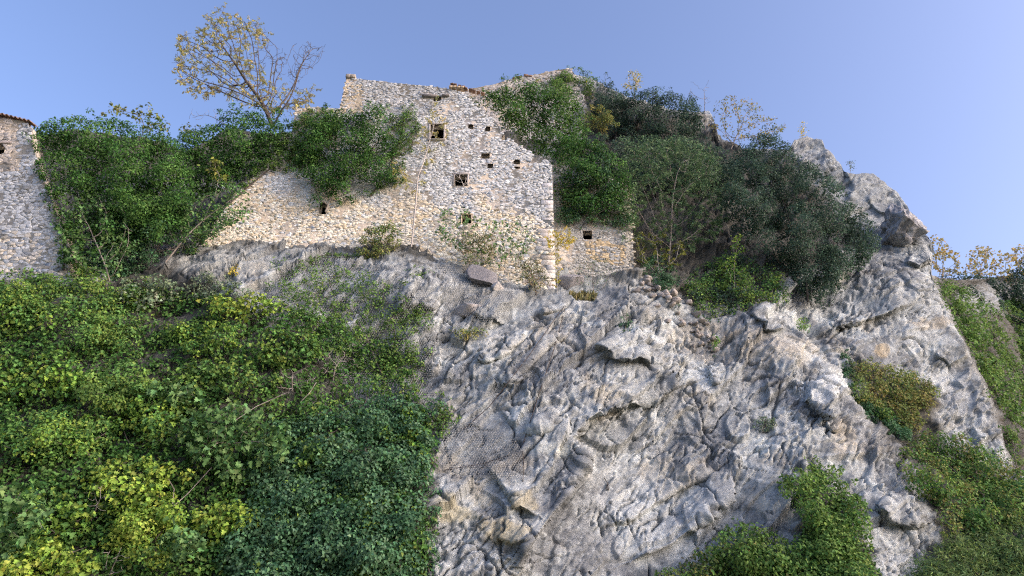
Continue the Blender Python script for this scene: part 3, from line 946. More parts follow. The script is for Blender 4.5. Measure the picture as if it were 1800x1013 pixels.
def leaves(name, P, N, T, L, col, parent, kind='plain'):
    n = len(P)
    L = np.asarray(L)[:, None] * np.ones((n, 1))
    T = unit(T); S = unit(np.cross(N, T)); N = np.cross(T, S)
    if kind == 'lobed':
        prof = [(0.0, 0.0), (0.30, 0.10), (0.42, 0.38), (0.22, 0.46), (0.30, 0.78), (0.10, 0.70), (0.0, 1.0), (-0.10, 0.70), (-0.30, 0.78), (-0.22, 0.46), (-0.42, 0.38), (-0.30, 0.10)]
    elif kind == 'narrow':
        prof = [(0, 0), (0.11, 0.4), (0, 1), (-0.11, 0.4)]
    else:
        prof = [(0, 0), (0.36, 0.40), (0, 1), (-0.36, 0.40)]
    k = len(prof)
    V = np.empty((n, k, 3))
    for j, (s, t) in enumerate(prof):
        V[:, j] = P + T * (t * L) + S * (s * L) + N * (abs(s) * 0.45 * L - 0.22 * t * t * L)
    if k == 4:
        i = (np.arange(n) * 4)[:, None]
        F_ = np.concatenate([i + np.array([[0, 1, 2]]), i + np.array([[0, 2, 3]])], 1)
        sz = 3
    else:
        i = (np.arange(n) * k)[:, None]
        F_ = np.concatenate([i + np.array([[0, 1, 2, 3, 6]]), i + np.array([[3, 4, 5, 6, 6]])[:, :4], i + np.array([[0, 6, 9, 10, 11]]), i + np.array([[6, 7, 8, 9]])], 1)
        sz = np.tile([5, 4, 5, 4], n)
    tone = np.repeat(np.concatenate([col, np.ones((n, 1))], 1), k, 0)
    return mesh_obj(name, V.reshape(-1, 3), F_, sz, MAT_LEAF, parent, attrs={'tone': tone})

def leafcol(pal, n, rng, which=None, jit=0.25):
    pal = np.array(pal)
    w = rng.integers(0, len(pal), n) if which is None else which % len(pal)
    c = pal[w] * rng.uniform(1 - jit, 1 + jit, (n, 1)) * rng.uniform(0.9, 1.1, (n, 3))
    return np.clip(c * 1.02, 0.005, 0.9)

def grow(base, att, rng, step=0.25, kill=0.35, iters=160, lift=0.0):
    base = np.asarray(base, float)
    nodes = [base]; par = [-1]
    A = np.asarray(att, float)
    near = np.zeros(len(A), int)
    dist = np.linalg.norm(A - base, axis=1)
    seen = set()
    for it in range(iters):
        if len(A) == 0: break
        us = np.unique(near)
        new = []
        for u in us:
            d = unit(A[near == u] - nodes[u]).sum(0)
            d = unit(d + rng.normal(0, 0.25, 3) + np.array([0, 0, lift]))
            key = (u, tuple(np.round(d, 1)))
            if key in seen: continue
            seen.add(key)
            nodes.append(nodes[u] + step * d); par.append(u); new.append(len(nodes) - 1)
        if not new: break
        for k in new:
            dd = np.linalg.norm(A - nodes[k], axis=1)
            c = dd < dist
            dist[c] = dd[c]; near[c] = k
        keep = dist > kill
        A, near, dist = A[keep], near[keep], dist[keep]
    return np.array(nodes), np.array(par)

def radii(par, tip, p=2.4, rmax=None):
    n = len(par)
    r = np.zeros(n)
    for k in range(n - 1, 0, -1):
        if r[k] == 0: r[k] = tip ** p
        r[par[k]] += r[k]
    if n: r[0] = max(r[0], tip ** p)
    r = r ** (1 / p)
    return np.minimum(r, rmax) if rmax else r

def tubes(name, nodes, par, r, mat, parent, sides=5):
    k = np.arange(1, len(nodes))
    if len(k) == 0: return None
    a, b = nodes[par[k]], nodes[k]
    d = unit(b - a)
    ref = np.where(np.abs(d[:, 2:3]) > 0.9, np.array([[1.0, 0, 0]]), np.array([[0, 0, 1.0]]))
    s = unit(np.cross(d, ref)); t = np.cross(d, s)
    ra = np.minimum(r[par[k]], r[k] * 1.35)[:, None]; rb = r[k][:, None]
    V = np.empty((len(k), 2 * sides, 3))
    for j in range(sides):
        th = 2 * math.pi * j / sides
        o = s * math.cos(th) + t * math.sin(th)
        V[:, j] = a - d * ra * .3 + o * ra; V[:, sides + j] = b + o * rb
    base = (np.arange(len(k)) * 2 * sides)[:, None]
    F_ = np.concatenate([base + np.array([[j, (j + 1) % sides, sides + (j + 1) % sides, sides + j]]) for j in range(sides)], 1)
    return mesh_obj(name, V.reshape(-1, 3), F_, 4, mat, parent, smooth=True)

def pick(poly, n, rng):
    P = np.array(poly, float)
    lo, hi = P.min(0), P.max(0)
    out = np.zeros((0, 2))
    while len(out) < n:
        q = rng.uniform(lo, hi, (n * 3, 2))
        out = np.concatenate([out, q[in_poly(q[:, 0], q[:, 1], poly)]])
    return out[:n]

def parea(poly):
    p = np.array(poly, float)
    return 0.5 * abs(np.dot(p[:, 0], np.roll(p[:, 1], 1)) - np.dot(p[:, 1], np.roll(p[:, 0], 1)))

def ell(cx, cy, rx, ry, seed=0, n=18):
    rg = np.random.default_rng(seed + int(cx * 7 + cy))
    return [(cx + rx * math.cos(2 * math.pi * k / n) * rg.uniform(.78, 1.15), cy + ry * math.sin(2 * math.pi * k / n) * rg.uniform(.78, 1.15)) for k in range(n)]

SEED = [1000]
def mass(name, poly, Y, thick, clump, L, pal, label=None, cat=None, lai=3.2, free=False, base=None, group=None, kind='plain', bark=None, stuff=False, pal2=None, mix2=0.0, hang=0.5, part='foliage', stem='stems', squash=0.85, lift=0.15, edge=12, gap=1.12):
    """a leafy mass: leaf clumps spread through a volume, carried by stems that grow out to them"""
    SEED[0] += 1
    rng = np.random.default_rng(SEED[0])
    Ym = 36 if isinstance(Y, str) else Y
    if isinstance(Y, str):
        Ym = float(np.mean(ground_at([p[0] for p in poly], [p[1] for p in poly])[:, 1]))
    m = mpp(Ym)
    area = parea(poly) * m * m
    sp = clump * gap / m
    pa = np.array(poly, float)
    lay = []
    for layer in range(2 if free or thick > 0.6 else 1):
        X_, Y_ = np.meshgrid(np.arange(pa[:, 0].min(), pa[:, 0].max() + sp, sp), np.arange(pa[:, 1].min(), pa[:, 1].max() + sp, sp))
        g_ = np.stack([X_.ravel(), Y_.ravel()], -1) + rng.uniform(-.5, .5, (X_.size, 2)) * sp
        dd_, _, _ = poly_dist(g_[:, 0], g_[:, 1], list(poly) + [poly[0]])
        sd_ = np.where(in_poly(g_[:, 0], g_[:, 1], poly), dd_, -dd_)
        ng = noise(np.stack([g_[:, 0] / 22, g_[:, 1] / 22, 0 * g_[:, 0] + SEED[0] * 3.3], -1), 5) + .6 * noise(np.stack([g_[:, 0] / 9, g_[:, 1] / 9, 0 * g_[:, 0] + SEED[0] * 1.7], -1), 6)
        lay.append(g_[sd_ + min(edge, 0.4 * sd_.max()) * ng > 0])
    q = np.concatenate(lay)
    if len(q) < 5: q = np.concatenate([q, pick(poly, 5, rng)])
    nc = len(q)
    d, _, _ = poly_dist(q[:, 0], q[:, 1], list(poly) + [poly[0]])
    dm = max(8.0, np.percentile(d, 92))
    r = clump * rng.uniform(0.45, 1.3, nc)
    r = np.minimum(r, np.maximum(d * m * 1.15, clump * 0.3))
    lump = np.clip(0.5 + 1.25 * noise(np.stack([q[:, 0] * m / 1.5, q[:, 1] * m / 1.2, 0 * q[:, 0] + SEED[0]], -1), 17), 0.0, 1.5)
    bul = thick * (0.12 + 0.95 * lump) * np.sqrt(np.clip(1 - (1 - np.clip(d / dm, 0, 1)) ** 2, 0, 1))
    if isinstance(Y, str):
        g = ground_at(q[:, 0], q[:, 1])
        Yc = g[:, 1] - lift - r * .35 - bul * rng.uniform(0.35, 1.0, nc)
    else:
        Yc = Ym - bul * (rng.uniform(-0.9, 1.0, nc) if free else rng.uniform(0.0, 1.0, nc) ** .7)
    C = at(q[:, 0], q[:, 1], Yc)
    nl = int(lai * area / (0.36 * L * L * (1.6 if kind == 'lobed' else 1) * (0.35 if kind == 'narrow' else 1)))
    w = r ** 2; w /= w.sum()
    own = rng.choice(nc, nl, p=w)
    dr = unit(rng.normal(size=(nl, 3)))
    flip = (dr[:, 1] > 0.35) & (rng.random(nl) < 0.75)
    dr[flip, 1] *= -1
    rad = np.where(rng.random(nl) < 0.8, rng.uniform(0.72, 1.12, nl), rng.uniform(0.15, 0.8, nl))
    # ragged surface: each clump is itself lumpy
    rad = rad * (1 + 0.25 * noise(dr * 2.2 + own[:, None] * 3.7, SEED[0] % 97))
    P = C[own] + dr * (rad * r[own])[:, None] * np.array([1, 1, squash])
    N = unit(dr * 0.8 + np.array([0, -0.15, 0.55]) + rng.normal(0, 0.45, (nl, 3)))
    T = unit(np.cross(N, rng.normal(size=(nl, 3))) + np.array([0, -0.2, -hang]) + dr * 0.4)
    which = (rng.integers(0, len(pal), nc)[own] + (rng.random(nl) < 0.35) * rng.integers(0, 3, nl))
    col = leafcol(pal, nl, rng, which) * rng.uniform(0.78, 1.42, nc)[own][:, None]
    if pal2 is not None:
        sel = noise(C / 1.4, SEED[0] % 89)[own] + rng.normal(0, 0.25, nl) > (0.5 - mix2)
        col[sel] = leafcol(pal2, int(sel.sum()), rng)
    if stuff:
        o = leaves(name, P, N, T, L * rng.uniform(0.6, 1.25, nl), col, None, kind)
        return tag(o, label, cat, None, 'stuff')
    if base is None:
        k = int(np.argmax(q[:, 1])); bp = at(q[k, 0], q[k, 1] + 4, Yc[k] + thick * .5)
    else:
        bp = np.asarray(base, float)
    root = empty(name, bp, label, cat, group)
    leaves(part, P, N, T, L * rng.uniform(0.6, 1.25, nl), col, root, kind)
    sub = C[rng.choice(nc, min(nc, 90), replace=False)]
    nd_, pr_ = grow(bp, sub, rng, step=max(0.22, clump * .5), kill=max(0.3, clump * .6), iters=120)
    rr = radii(pr_, 0.012, 2.3, 0.22)
    tubes(stem, nd_, pr_, rr, bark or MAT_DARKBARK, root)
    return root

def twig_tree(name, base, crowns, Yc, thick, natt, L, pal, label, cat, dens=6, pin=False, kind='plain', bark=None, tip=0.006, step=0.22, kill=0.3, group=None, rmax=0.2, bare=None, stem='trunk', part='crown', p=2.3, hang=0.3, spread=0.12, lift=0.05):
    """an open plant: limbs grown towards points spread through the crown, leaves on the twigs"""
    SEED[0] += 1
    rng = np.random.default_rng(SEED[0])
    tot = sum(parea(c) for c in crowns)
    att, leafy = [], []
    for ci, c in enumerate(crowns):
        n = max(6, int(natt * parea(c) / tot))
        q = pick(c, n, rng)
        att.append(at(q[:, 0], q[:, 1], Yc + rng.uniform(-thick, thick, n)))
    att = np.concatenate(att)
    nodes, par = grow(base, att, rng, step, kill, 200, lift)
    r = radii(par, tip, p, rmax)
    root = empty(name, base, label, cat, group)
    tubes(stem, nodes, par, r, bark or MAT_BARK, root)
    thin = np.where(r < tip * 2.6)[0]
    thin = thin[thin > 2]
    if bare is not None:
        px, py = project(nodes[thin])
        ok = np.ones(len(thin), bool)
        for b in bare: ok &= ~in_poly(px, py, b)
        thin = thin[ok]
    if dens <= 0 or len(thin) == 0: return root
    dirs = unit(nodes[thin] - nodes[par[thin]])
    if pin:
        sel = thin[rng.random(len(thin)) < min(1, dens / 6)]
        di = unit(nodes[sel] - nodes[par[sel]])
        ra = unit(di + rng.normal(0, 0.6, di.shape) + np.array([0, 0, -0.15]))
        P, T, N = [], [], []
        nl = 5
        for j in range(nl):
            for s in (-1, 1):
                side = unit(np.cross(ra, rng.normal(size=ra.shape) * .4 + np.array([0, 0, 1.0])))
                P.append(nodes[sel] + ra * (L * 0.55 * (j + .5)))
                T.append(unit(side * s + ra * .55 + np.array([0, 0, -.25])))
                N.append(unit(np.array([0, -.2, 1.0]) + rng.normal(0, .4, ra.shape)))
        P, T, N = np.concatenate(P), np.concatenate(T), np.concatenate(N)
        which = np.tile(rng.integers(0, len(pal), len(sel)), 2 * nl)
    else:
        k = rng.poisson(dens, len(thin))
        idx = np.repeat(np.arange(len(thin)), k)
        P = nodes[thin][idx] + rng.normal(0, spread, (len(idx), 3))
        T = unit(dirs[idx] * .6 + rng.normal(0, .7, (len(idx), 3)) + np.array([0, -.1, -hang]))
        N = unit(np.array([0, -.3, .8]) + rng.normal(0, .6, (len(idx), 3)))
        which = np.repeat(rng.integers(0, len(pal), len(thin)), k) + (rng.random(len(idx)) < .4) * rng.integers(0, 3, len(idx))
    if len(P):
        leaves(part, P, N, T, L * rng.uniform(.65, 1.2, len(P)), leafcol(pal, len(P), rng, which), root, kind)
    return root
# ------------------------------------------------------------------ ivy on the walls and shelves
mass('ivy', [(52,222),(95,206),(140,202),(190,204),(240,214),(300,238),(335,262),(345,330),(330,400),(250,440),(200,470),(150,405),(112,330),(60,250)], 37.9, 2.4, 0.55, .16, IVY, 'huge dark ivy hump spilling over the grey house wall', 'ivy', 5.5, gap=.88, edge=22, stem='stems', part='leaves')
mass('ivy', [(300,245),(335,222),(352,228),(400,194),(430,185),(480,205),(500,212),(520,225),(515,270),(470,300),(430,330),(380,350),(335,360),(312,320)], 40.6, 1.6, 0.48, .16, IVY, 'dark ivy bank below the bare yellow tree', 'ivy', 5, gap=.88, edge=22, part='leaves')
mass('ivy', [(385,368),(405,340),(440,300),(470,270),(515,205),(540,190),(592,192),(600,230),(560,290),(520,305),(470,300)], 39.9, .2, 0.24, .13, IVYL, 'thin creeper sheet clinging to the shoulder of the ruined house', 'ivy', 3, part='leaves')
mass('ivy', [(545,205),(575,192),(615,190),(640,186),(655,172),(678,178),(684,215),(704,262),(694,318),(664,330),(640,338),(612,352),(580,350),(556,338),(528,315),(515,285),(522,240)], 39.75, 1.4, 0.48, .15, IVY, 'bushy ivy growing on a crooked stem from the low window', 'ivy', 4.2, edge=24, base=at(572, 372, 39.75), part='leaves', bark=MAT_BARK)
mass('ivy', [(676,205),(702,192),(735,190),(742,225),(722,262),(712,300),(722,318),(690,330),(648,338),(690,290)], 39.9, .15, 0.22, .13, IVYL, 'thin creeper fringe between bushy ivy and the slim tree', 'ivy', 2.2, part='leaves')
mass('ivy', [(834,166),(868,150),(905,147),(945,143),(985,140),(1018,168),(1036,225),(1026,290),(990,310),(972,292),(940,270),(905,248),(882,220),(850,190)], 44, 2.4, 0.55, .17, IVY, 'broad ivy mantle draped over the gable slope', 'ivy', 5.5, gap=.86, edge=22, part='leaves', pal2=IVYL, mix2=.15)
mass('ivy', [(977,285),(1000,240),(1025,235),(1062,250),(1100,285),(1118,335),(1090,372),(1010,385),(979,375)], 41.3, 1.5, 0.5, .16, IVY, 'ivy thicket hanging over the top of the annex wall', 'ivy', 5, gap=.9, edge=22, part='leaves', pal2=DIVY, mix2=.25, base=at(1040, 392, 41.3))
mass('ivy', [(950,146),(985,126),(1015,114),(1045,128),(1058,155),(1040,172),(1000,176),(960,165)], 53.5, 1.3, 0.5, .15, IVYL, 'rounded ivy cap on the highest point of the crest', 'ivy', 3.5, part='leaves', pal2=YELB, mix2=-.2)
mass('ivy', [(975,360),(1040,370),(1105,372),(1112,395),(1060,392),(1020,400),(978,395)], 41.3, .3, 0.28, .11, DIVY, 'shaded ivy fringe hanging above the square annex opening', 'ivy', 2.2, part='leaves')
mass('ivy', [(48,235),(75,235),(120,330),(155,405),(150,470),(105,470),(95,400),(72,320),(55,270)], 36.3, .3, .3, .14, IVY, 'thin ivy edge creeping across the grey house wall', 'ivy', 2.4, edge=22, part='leaves')
# ------------------------------------------------------------------ trees of the shelf and crest
tb = ground_at(1410, 500)
mass('evergreen_tree', [(1285,270),(1310,245),(1350,224),(1380,240),(1400,275),(1440,290),(1480,322),(1505,360),(1535,392),(1552,430),(1520,470),(1492,490),(1450,545),(1405,520),(1365,480),(1322,440),(1282,405),(1258,352),(1262,300)], 43.4, 3.0, 0.6, .14, OAK, 'great dark evergreen oak spreading against the crag', 'tree', 4.2, base=at(1420, 530, 42.5), part='crown', stem='trunk')
mass('evergreen_tree', [(1030,205),(1045,160),(1068,134),(1092,160),(1112,150),(1128,160),(1132,215),(1120,245),(1085,240),(1050,235)], 53, 2.2, 0.6, .16, OAK, 'dark evergreen next to the ivy cap on the crest', 'tree', 5, True, gap=.85, base=at(1080, 262, 53), part='crown', stem='trunk')
mass('evergreen_tree', [(1118,165),(1140,148),(1175,156),(1196,165),(1226,168),(1238,205),(1240,252),(1200,262),(1150,258),(1122,240)], 52, 2.2, 0.6, .16, OAK, 'dark evergreen on the crest with sky showing through its top', 'tree', 4.5, True, gap=.9, base=at(1180, 285, 52), part='crown', stem='trunk')
mass('shrub', [(1040,235),(1120,240),(1235,245),(1300,275),(1310,330),(1275,420),(1200,400),(1130,340),(1070,280)], 48.6, 1.2, .6, .17, OAK, 'dark thicket filling the slope behind the feathery tree', 'shrub', 3.6, gap=.85, pal2=AIRY, mix2=.1)
mass('shrub', ell(1050, 212, 34, 32), 50.5, 1, 0.45, .12, OLIVE, 'olive yellow shrub in front of the crest evergreens', 'shrub', 3, part='foliage', pal2=YELB, mix2=-.1)
twig_tree('autumn_tree', at(1285, 262, 51.5), [[(1250,232),(1255,180),(1290,165),(1330,178),(1350,200),(1385,215),(1378,236),(1330,250),(1290,250)]], 51.5, 1.5, 260, .20, [(0.34,0.30,0.12),(0.24,0.27,0.10),(0.46,0.36,0.10),(0.2,0.24,0.1)], 'thin autumn tree with pale leaves on the saddle beside the crag', 'tree', 3.2, tip=.009, step=.35, kill=.45)
twig_tree('autumn_tree', at(1115, 175, 54), [[(1096,150),(1104,122),(1114,116),(1130,135),(1128,155),(1108,160)]], 54, .6, 50, .2, YEL, 'small golden tree rising behind the crest evergreens', 'tree', 6, tip=.009, step=.3)
twig_tree('bare_sapling', at(1240, 230, 52), [[(1236,190),(1240,140),(1250,135),(1252,180)], [(1205,170),(1212,140),(1222,160)]], 52, .5, 24, .1, YEL, 'leafless sapling on the crest', 'tree', 0, tip=.010, step=.3)
twig_tree('autumn_tree', at(1411, 242, 49.5), [[(1404,236),(1405,214),(1414,208),(1420,222),(1416,238)]], 49.5, .25, 26, .15, YELB, 'tiny golden sapling on top of the rounded crag', 'tree', 6, tip=.008, step=.2)
twig_tree('sapling', at(1494, 308, 48), [[(1490,300),(1490,280),(1498,276),(1503,296)]], 48, .2, 16, .15, GREY, 'tiny grey-green sapling on the crag edge', 'tree', 4, tip=.008, step=.2)
for k, (c, lb) in enumerate([([(1630,470),(1628,432),(1645,416),(1668,430),(1690,455),(1685,485),(1650,486)], 'pale golden tree at the foot of the crag skyline'),
             ([(1690,490),(1700,450),(1722,428),(1748,438),(1752,490)], 'pale golden tree in the middle of the far skyline row'),
             ([(1745,490),(1752,445),(1775,442),(1790,428),(1815,430),(1830,490)], 'pale golden tree ending the far skyline row at the picture edge')]):
    bx = sum(p[0] for p in c) / len(c)
    twig_tree('autumn_tree', at(bx, 505, 63), [c], 63, 1.6, 170, .30, [(0.50,0.42,0.18),(0.42,0.36,0.14),(0.30,0.30,0.14),(0.55,0.42,0.12)], lb, 'tree', 3.6, tip=.012, step=.4, kill=.5, group='golden trees on the far skyline')
for k, (c, lb) in enumerate([([(1640,485),(1700,478),(1760,488),(1770,520),(1700,520),(1650,505)], 'dark low bush under the golden skyline trees'), ([(1755,500),(1785,470),(1830,470),(1840,530),(1770,530)], 'dark low bush at the picture edge under the golden trees')]):
    mass('shrub', c, 61, .8, .6, .2, OAK, lb, 'shrub', 2.6)
# airy plants on the shelf
twig_tree('airy_tree', at(1172, 512, 42.2), [[(1085,275),(1140,245),(1205,240),(1262,270),(1280,330),(1285,390),(1240,430),(1180,440),(1120,430),(1100,370),(1085,320)]], 43, 1.6, 700, .19, AIRY, 'feathery grey-green tree with pale trunks between ivy and evergreen oak', 'tree', 4.2, True, bark=MAT_BARK, tip=.006, step=.25, kill=.32, rmax=.075)
mass('shrub', [(1090,250),(1130,235),(1210,238),(1262,268),(1270,330),(1240,350),(1180,340),(1130,330),(1100,300)], 46.5, 1.2, .5, .17, AIRY, 'grey-green thicket behind the feathery tree', 'shrub', 2.4, pal2=OAK, mix2=.1)
mass('shrub', [(1085,300),(1118,330),(1125,385),(1105,420),(1075,400),(1050,395),(1060,350)], 41.6, .8, .4, .15, AIRY, 'grey-green bush hanging at the end of the annex wall', 'shrub', 2.4, pal2=IVY, mix2=.2)
twig_tree('sapling', at(1160, 508, 41.8), [[(1112,415),(1160,405),(1210,420),(1205,465),(1150,480),(1118,455)]], 41.8, .7, 120, .15, [(0.26,0.28,0.06),(0.20,0.24,0.06)], 'yellow-green sapling growing out of the rubble spill', 'sapling', 3, True, tip=.006, bark=MAT_PALEBARK)
mass('shrub', [(1195,490),(1240,460),(1300,430),(1350,455),(1395,500),(1385,530),(1330,545),(1270,562),(1215,548)], 'ground', 1.1, .42, .16, MIDG, 'green bush under the evergreen oak at the top of the face', 'shrub', 3, pal2=OAK, mix2=.25)
twig_tree('sapling', ground_at(1290, 545), [[(1270,470),(1290,405),(1310,420),(1312,500),(1285,520)]], 41, .5, 60, .2, YG, 'leafy light green sapling before the evergreen oak', 'sapling', 3.2, tip=.006)
mass('shrub', [(1125,445),(1175,440),(1200,500),(1190,530),(1150,512),(1128,490)], 'ground', .5, .35, .12, DIVY, 'dark bush in the hollow behind the rubble spill', 'shrub', 2.6)
# ------------------------------------------------------------------ yellow tree on the wall top
bare_zone = [(455,115),(470,70),(600,60),(600,115),(560,140),(520,150),(490,140)]
twig_tree('autumn_tree', at(478, 222, 42.0), [[(298,112),(312,90),(310,60),(345,50),(370,25),(392,8),(420,28),(455,38),(478,62),(480,100),(455,140),(505,150),(560,158),(540,190),(500,205),(430,185),(395,172),(330,165),(312,140)], [(470,110),(500,80),(540,72),(578,82),(560,112),(525,150),(485,135)]], 42.0, 2.2, 1300, .17, YEL, 'tall half-bare yellow tree rising above the ivy against the sky', 'tree', 1.7, True, bark=MAT_DARKBARK, tip=.010, step=.24, kill=.25, rmax=.16, bare=[bare_zone], lift=.12)
twig_tree('fig_sapling', at(250, 235, 38), [[(178,205),(190,185),(215,178),(220,200)], [(230,210),(245,185),(262,180),(295,212),(290,232),(250,230)]], 38, .5, 60, .24, [(0.24,0.26,0.07),(0.16,0.21,0.07)], 'leafy fig shoots standing up from the top of the ivy hump', 'sapling', 3, kind='lobed', tip=.008)
twig_tree('fig_sapling', at(345, 245, 40.5), [[(312,232),(330,212),(352,222),(378,215),(395,228),(370,245)]], 40.5, .5, 40, .2, [(0.2,0.24,0.08),(0.13,0.18,0.07)], 'small leafy shoots between the ivy hump and the yellow tree', 'sapling', 3, tip=.008)
twig_tree('dead_shrub', at(395, 218, 41), [[(325,215),(330,185),(380,180),(400,195),(385,210)]], 41, .5, 30, .1, YEL, 'leafless twigs leaning out beside the yellow tree', 'shrub', 0, tip=.008)
# ------------------------------------------------------------------ plants against the house wall
twig_tree('slim_tree', at(723, 434, 39.3), [[(738,330),(735,240),(752,180),(766,168),(782,205),(790,245),(770,262),(752,330)], [(668,312),(690,288),(720,292),(722,318),(690,325)], [(715,335),(742,320),(742,345)]], 39.3, .7, 120, .15, YEL, 'slim pale-stemmed tree with yellow leaves in front of the house wall', 'tree', 3.0, True, bark=MAT_PALEBARK, tip=.008, step=.25, kill=.3, rmax=.10, p=1.9)
mass('shrub', [(622,440),(640,405),(665,388),(700,392),(708,420),(700,448),(660,462),(630,460)], 39.2, .5, .32, .12, OLIVE, 'olive green bush at the wall foot by the slim tree', 'shrub', 2.6, pal2=IVYL, mix2=.2)
twig_tree('fig_bush', at(845, 482, 39.0), [[(760,400),(775,360),(820,370),(870,385),(930,385),(938,420),(920,470),(870,460),(800,440)]], 39.0, .8, 170, .20, FIG, 'open fig bush with grey stems under the small square window', 'shrub', 2.2, kind='lobed', tip=.008, stem='stems', part='foliage', kill=.35)
mass('dry_shrub', [(795,430),(830,402),(868,410),(878,445),(860,472),(815,470)], 39.1, .5, .3, .10, DRY, 'brownish dry bush at the heart of the fig bush', 'shrub', 1.7, pal2=MIDG, mix2=.1)
mass('dry_shrub', [(898,470),(915,452),(950,455),(965,490),(950,515),(915,505)], 38.9, .4, .28, .10, DRY, 'brownish dry bush near the clean corner of the house', 'shrub', 1.8, pal2=MIDG, mix2=.15)
twig_tree('yellow_sapling', at(979, 520, 39.0), [[(956,428),(972,408),(992,402),(1010,415),(1005,432),(985,436)]], 39.0, .4, 60, .13, YELB, 'bright yellow sapling on a thin stem at the house corner', 'tree', 6, True, bark=MAT_PALEBARK, tip=.006, step=.2, kill=.2, p=3.2)
twig_tree('shrub', at(1045, 528, 40.3), [[(1005,480),(1030,450),(1070,452),(1085,480),(1065,515),(1020,520)]], 40.4, .4, 130, .10, GREY, 'wispy grey-green bush before the annex wall', 'shrub', 4, tip=.005, step=.18, kill=.22, stem='stems', part='foliage')
for (px, py, lb) in [(575, 372, 'crooked'), (812, 322, 'dead')]:
    rngk = np.random.default_rng(px)
    if lb == 'dead':
        twig_tree('dead_shrub', at(815, 329, 39.95), [[(790,318),(795,298),(818,300),(825,318),(815,328)]], 39.85, .12, 40, .1, YEL, 'dead grey twigs crossing the framed window', 'shrub', 0, tip=.012, step=.12, kill=.15, bark=MAT_PALEBARK, stem='stems')
# ------------------------------------------------------------------ figs and dark thicket below the ivy hump
mass('shrub', [(150,395),(220,360),(300,330),(345,350),(345,400),(300,430),(262,480),(215,520),(140,535),(105,500),(150,460)], 38.2, 1.2, .45, .17, DIVY, 'deep shaded thicket under the ivy hump', 'shrub', 2.8)
twig_tree('fig_tree', ground_at(205, 505) + np.array([0, -.8, 0]), [[(92,395),(125,345),(190,345),(230,380),(250,430),(215,475),(150,490),(100,450)]], 36.2, .8, 190, .24, FIG, 'fig tree with tangled pale branches before the grey house wall', 'tree', 2.6, kind='lobed', bark=MAT_BARK, tip=.008, step=.25, kill=.33, rmax=.055)
twig_tree('fig_tree', ground_at(300, 470) + np.array([0, -.6, 0]), [[(270,380),(330,350),(375,335),(415,322),(445,345),(440,392),(395,400),(340,420),(290,430)]], 37.6, .7, 170, .20, FIG, 'fig tree reaching across the foot of the ruined house wall', 'tree', 4.5, kind='lobed', bark=MAT_BARK, tip=.010, step=.25, kill=.33, rmax=.08)
twig_tree('fig_sapling', at(378, 345, 39), [[(352,300),(372,270),(398,285),(402,318),(375,330)]], 39, .4, 40, .26, [(0.22,0.27,0.07),(0.28,0.30,0.07)], 'bright young fig shoot in front of the dark ivy bank', 'sapling', 2.5, kind='lobed', tip=.008)
mass('shrub', [(-80,470),(0,452),(40,436),(95,405),(130,408),(165,450),(210,505),(290,492),(310,522),(220,560),(120,565),(-80,560)], 'ground', .9, .42, .17, MIDG, 'green scrub joining the grey house wall to the slope', 'shrub', 3, pal2=YG, mix2=.2, edge=18)
mass('shrub', [(310,420),(340,385),(385,360),(415,350),(410,385),(380,420),(350,450),(318,465)], 39.2, .5, .34, .15, MIDG, 'leafy green bush hiding the sloping end of the ruined wall', 'shrub', 2.2, pal2=DIVY, mix2=.2, edge=18)
mass('shrub', [(325,505),(350,470),(380,480),(440,500),(450,525),(380,540),(330,535)], 'ground', .4, .34, .15, GREY, 'grey-green low bush on the bare earth bank', 'shrub', 1.8, edge=14)
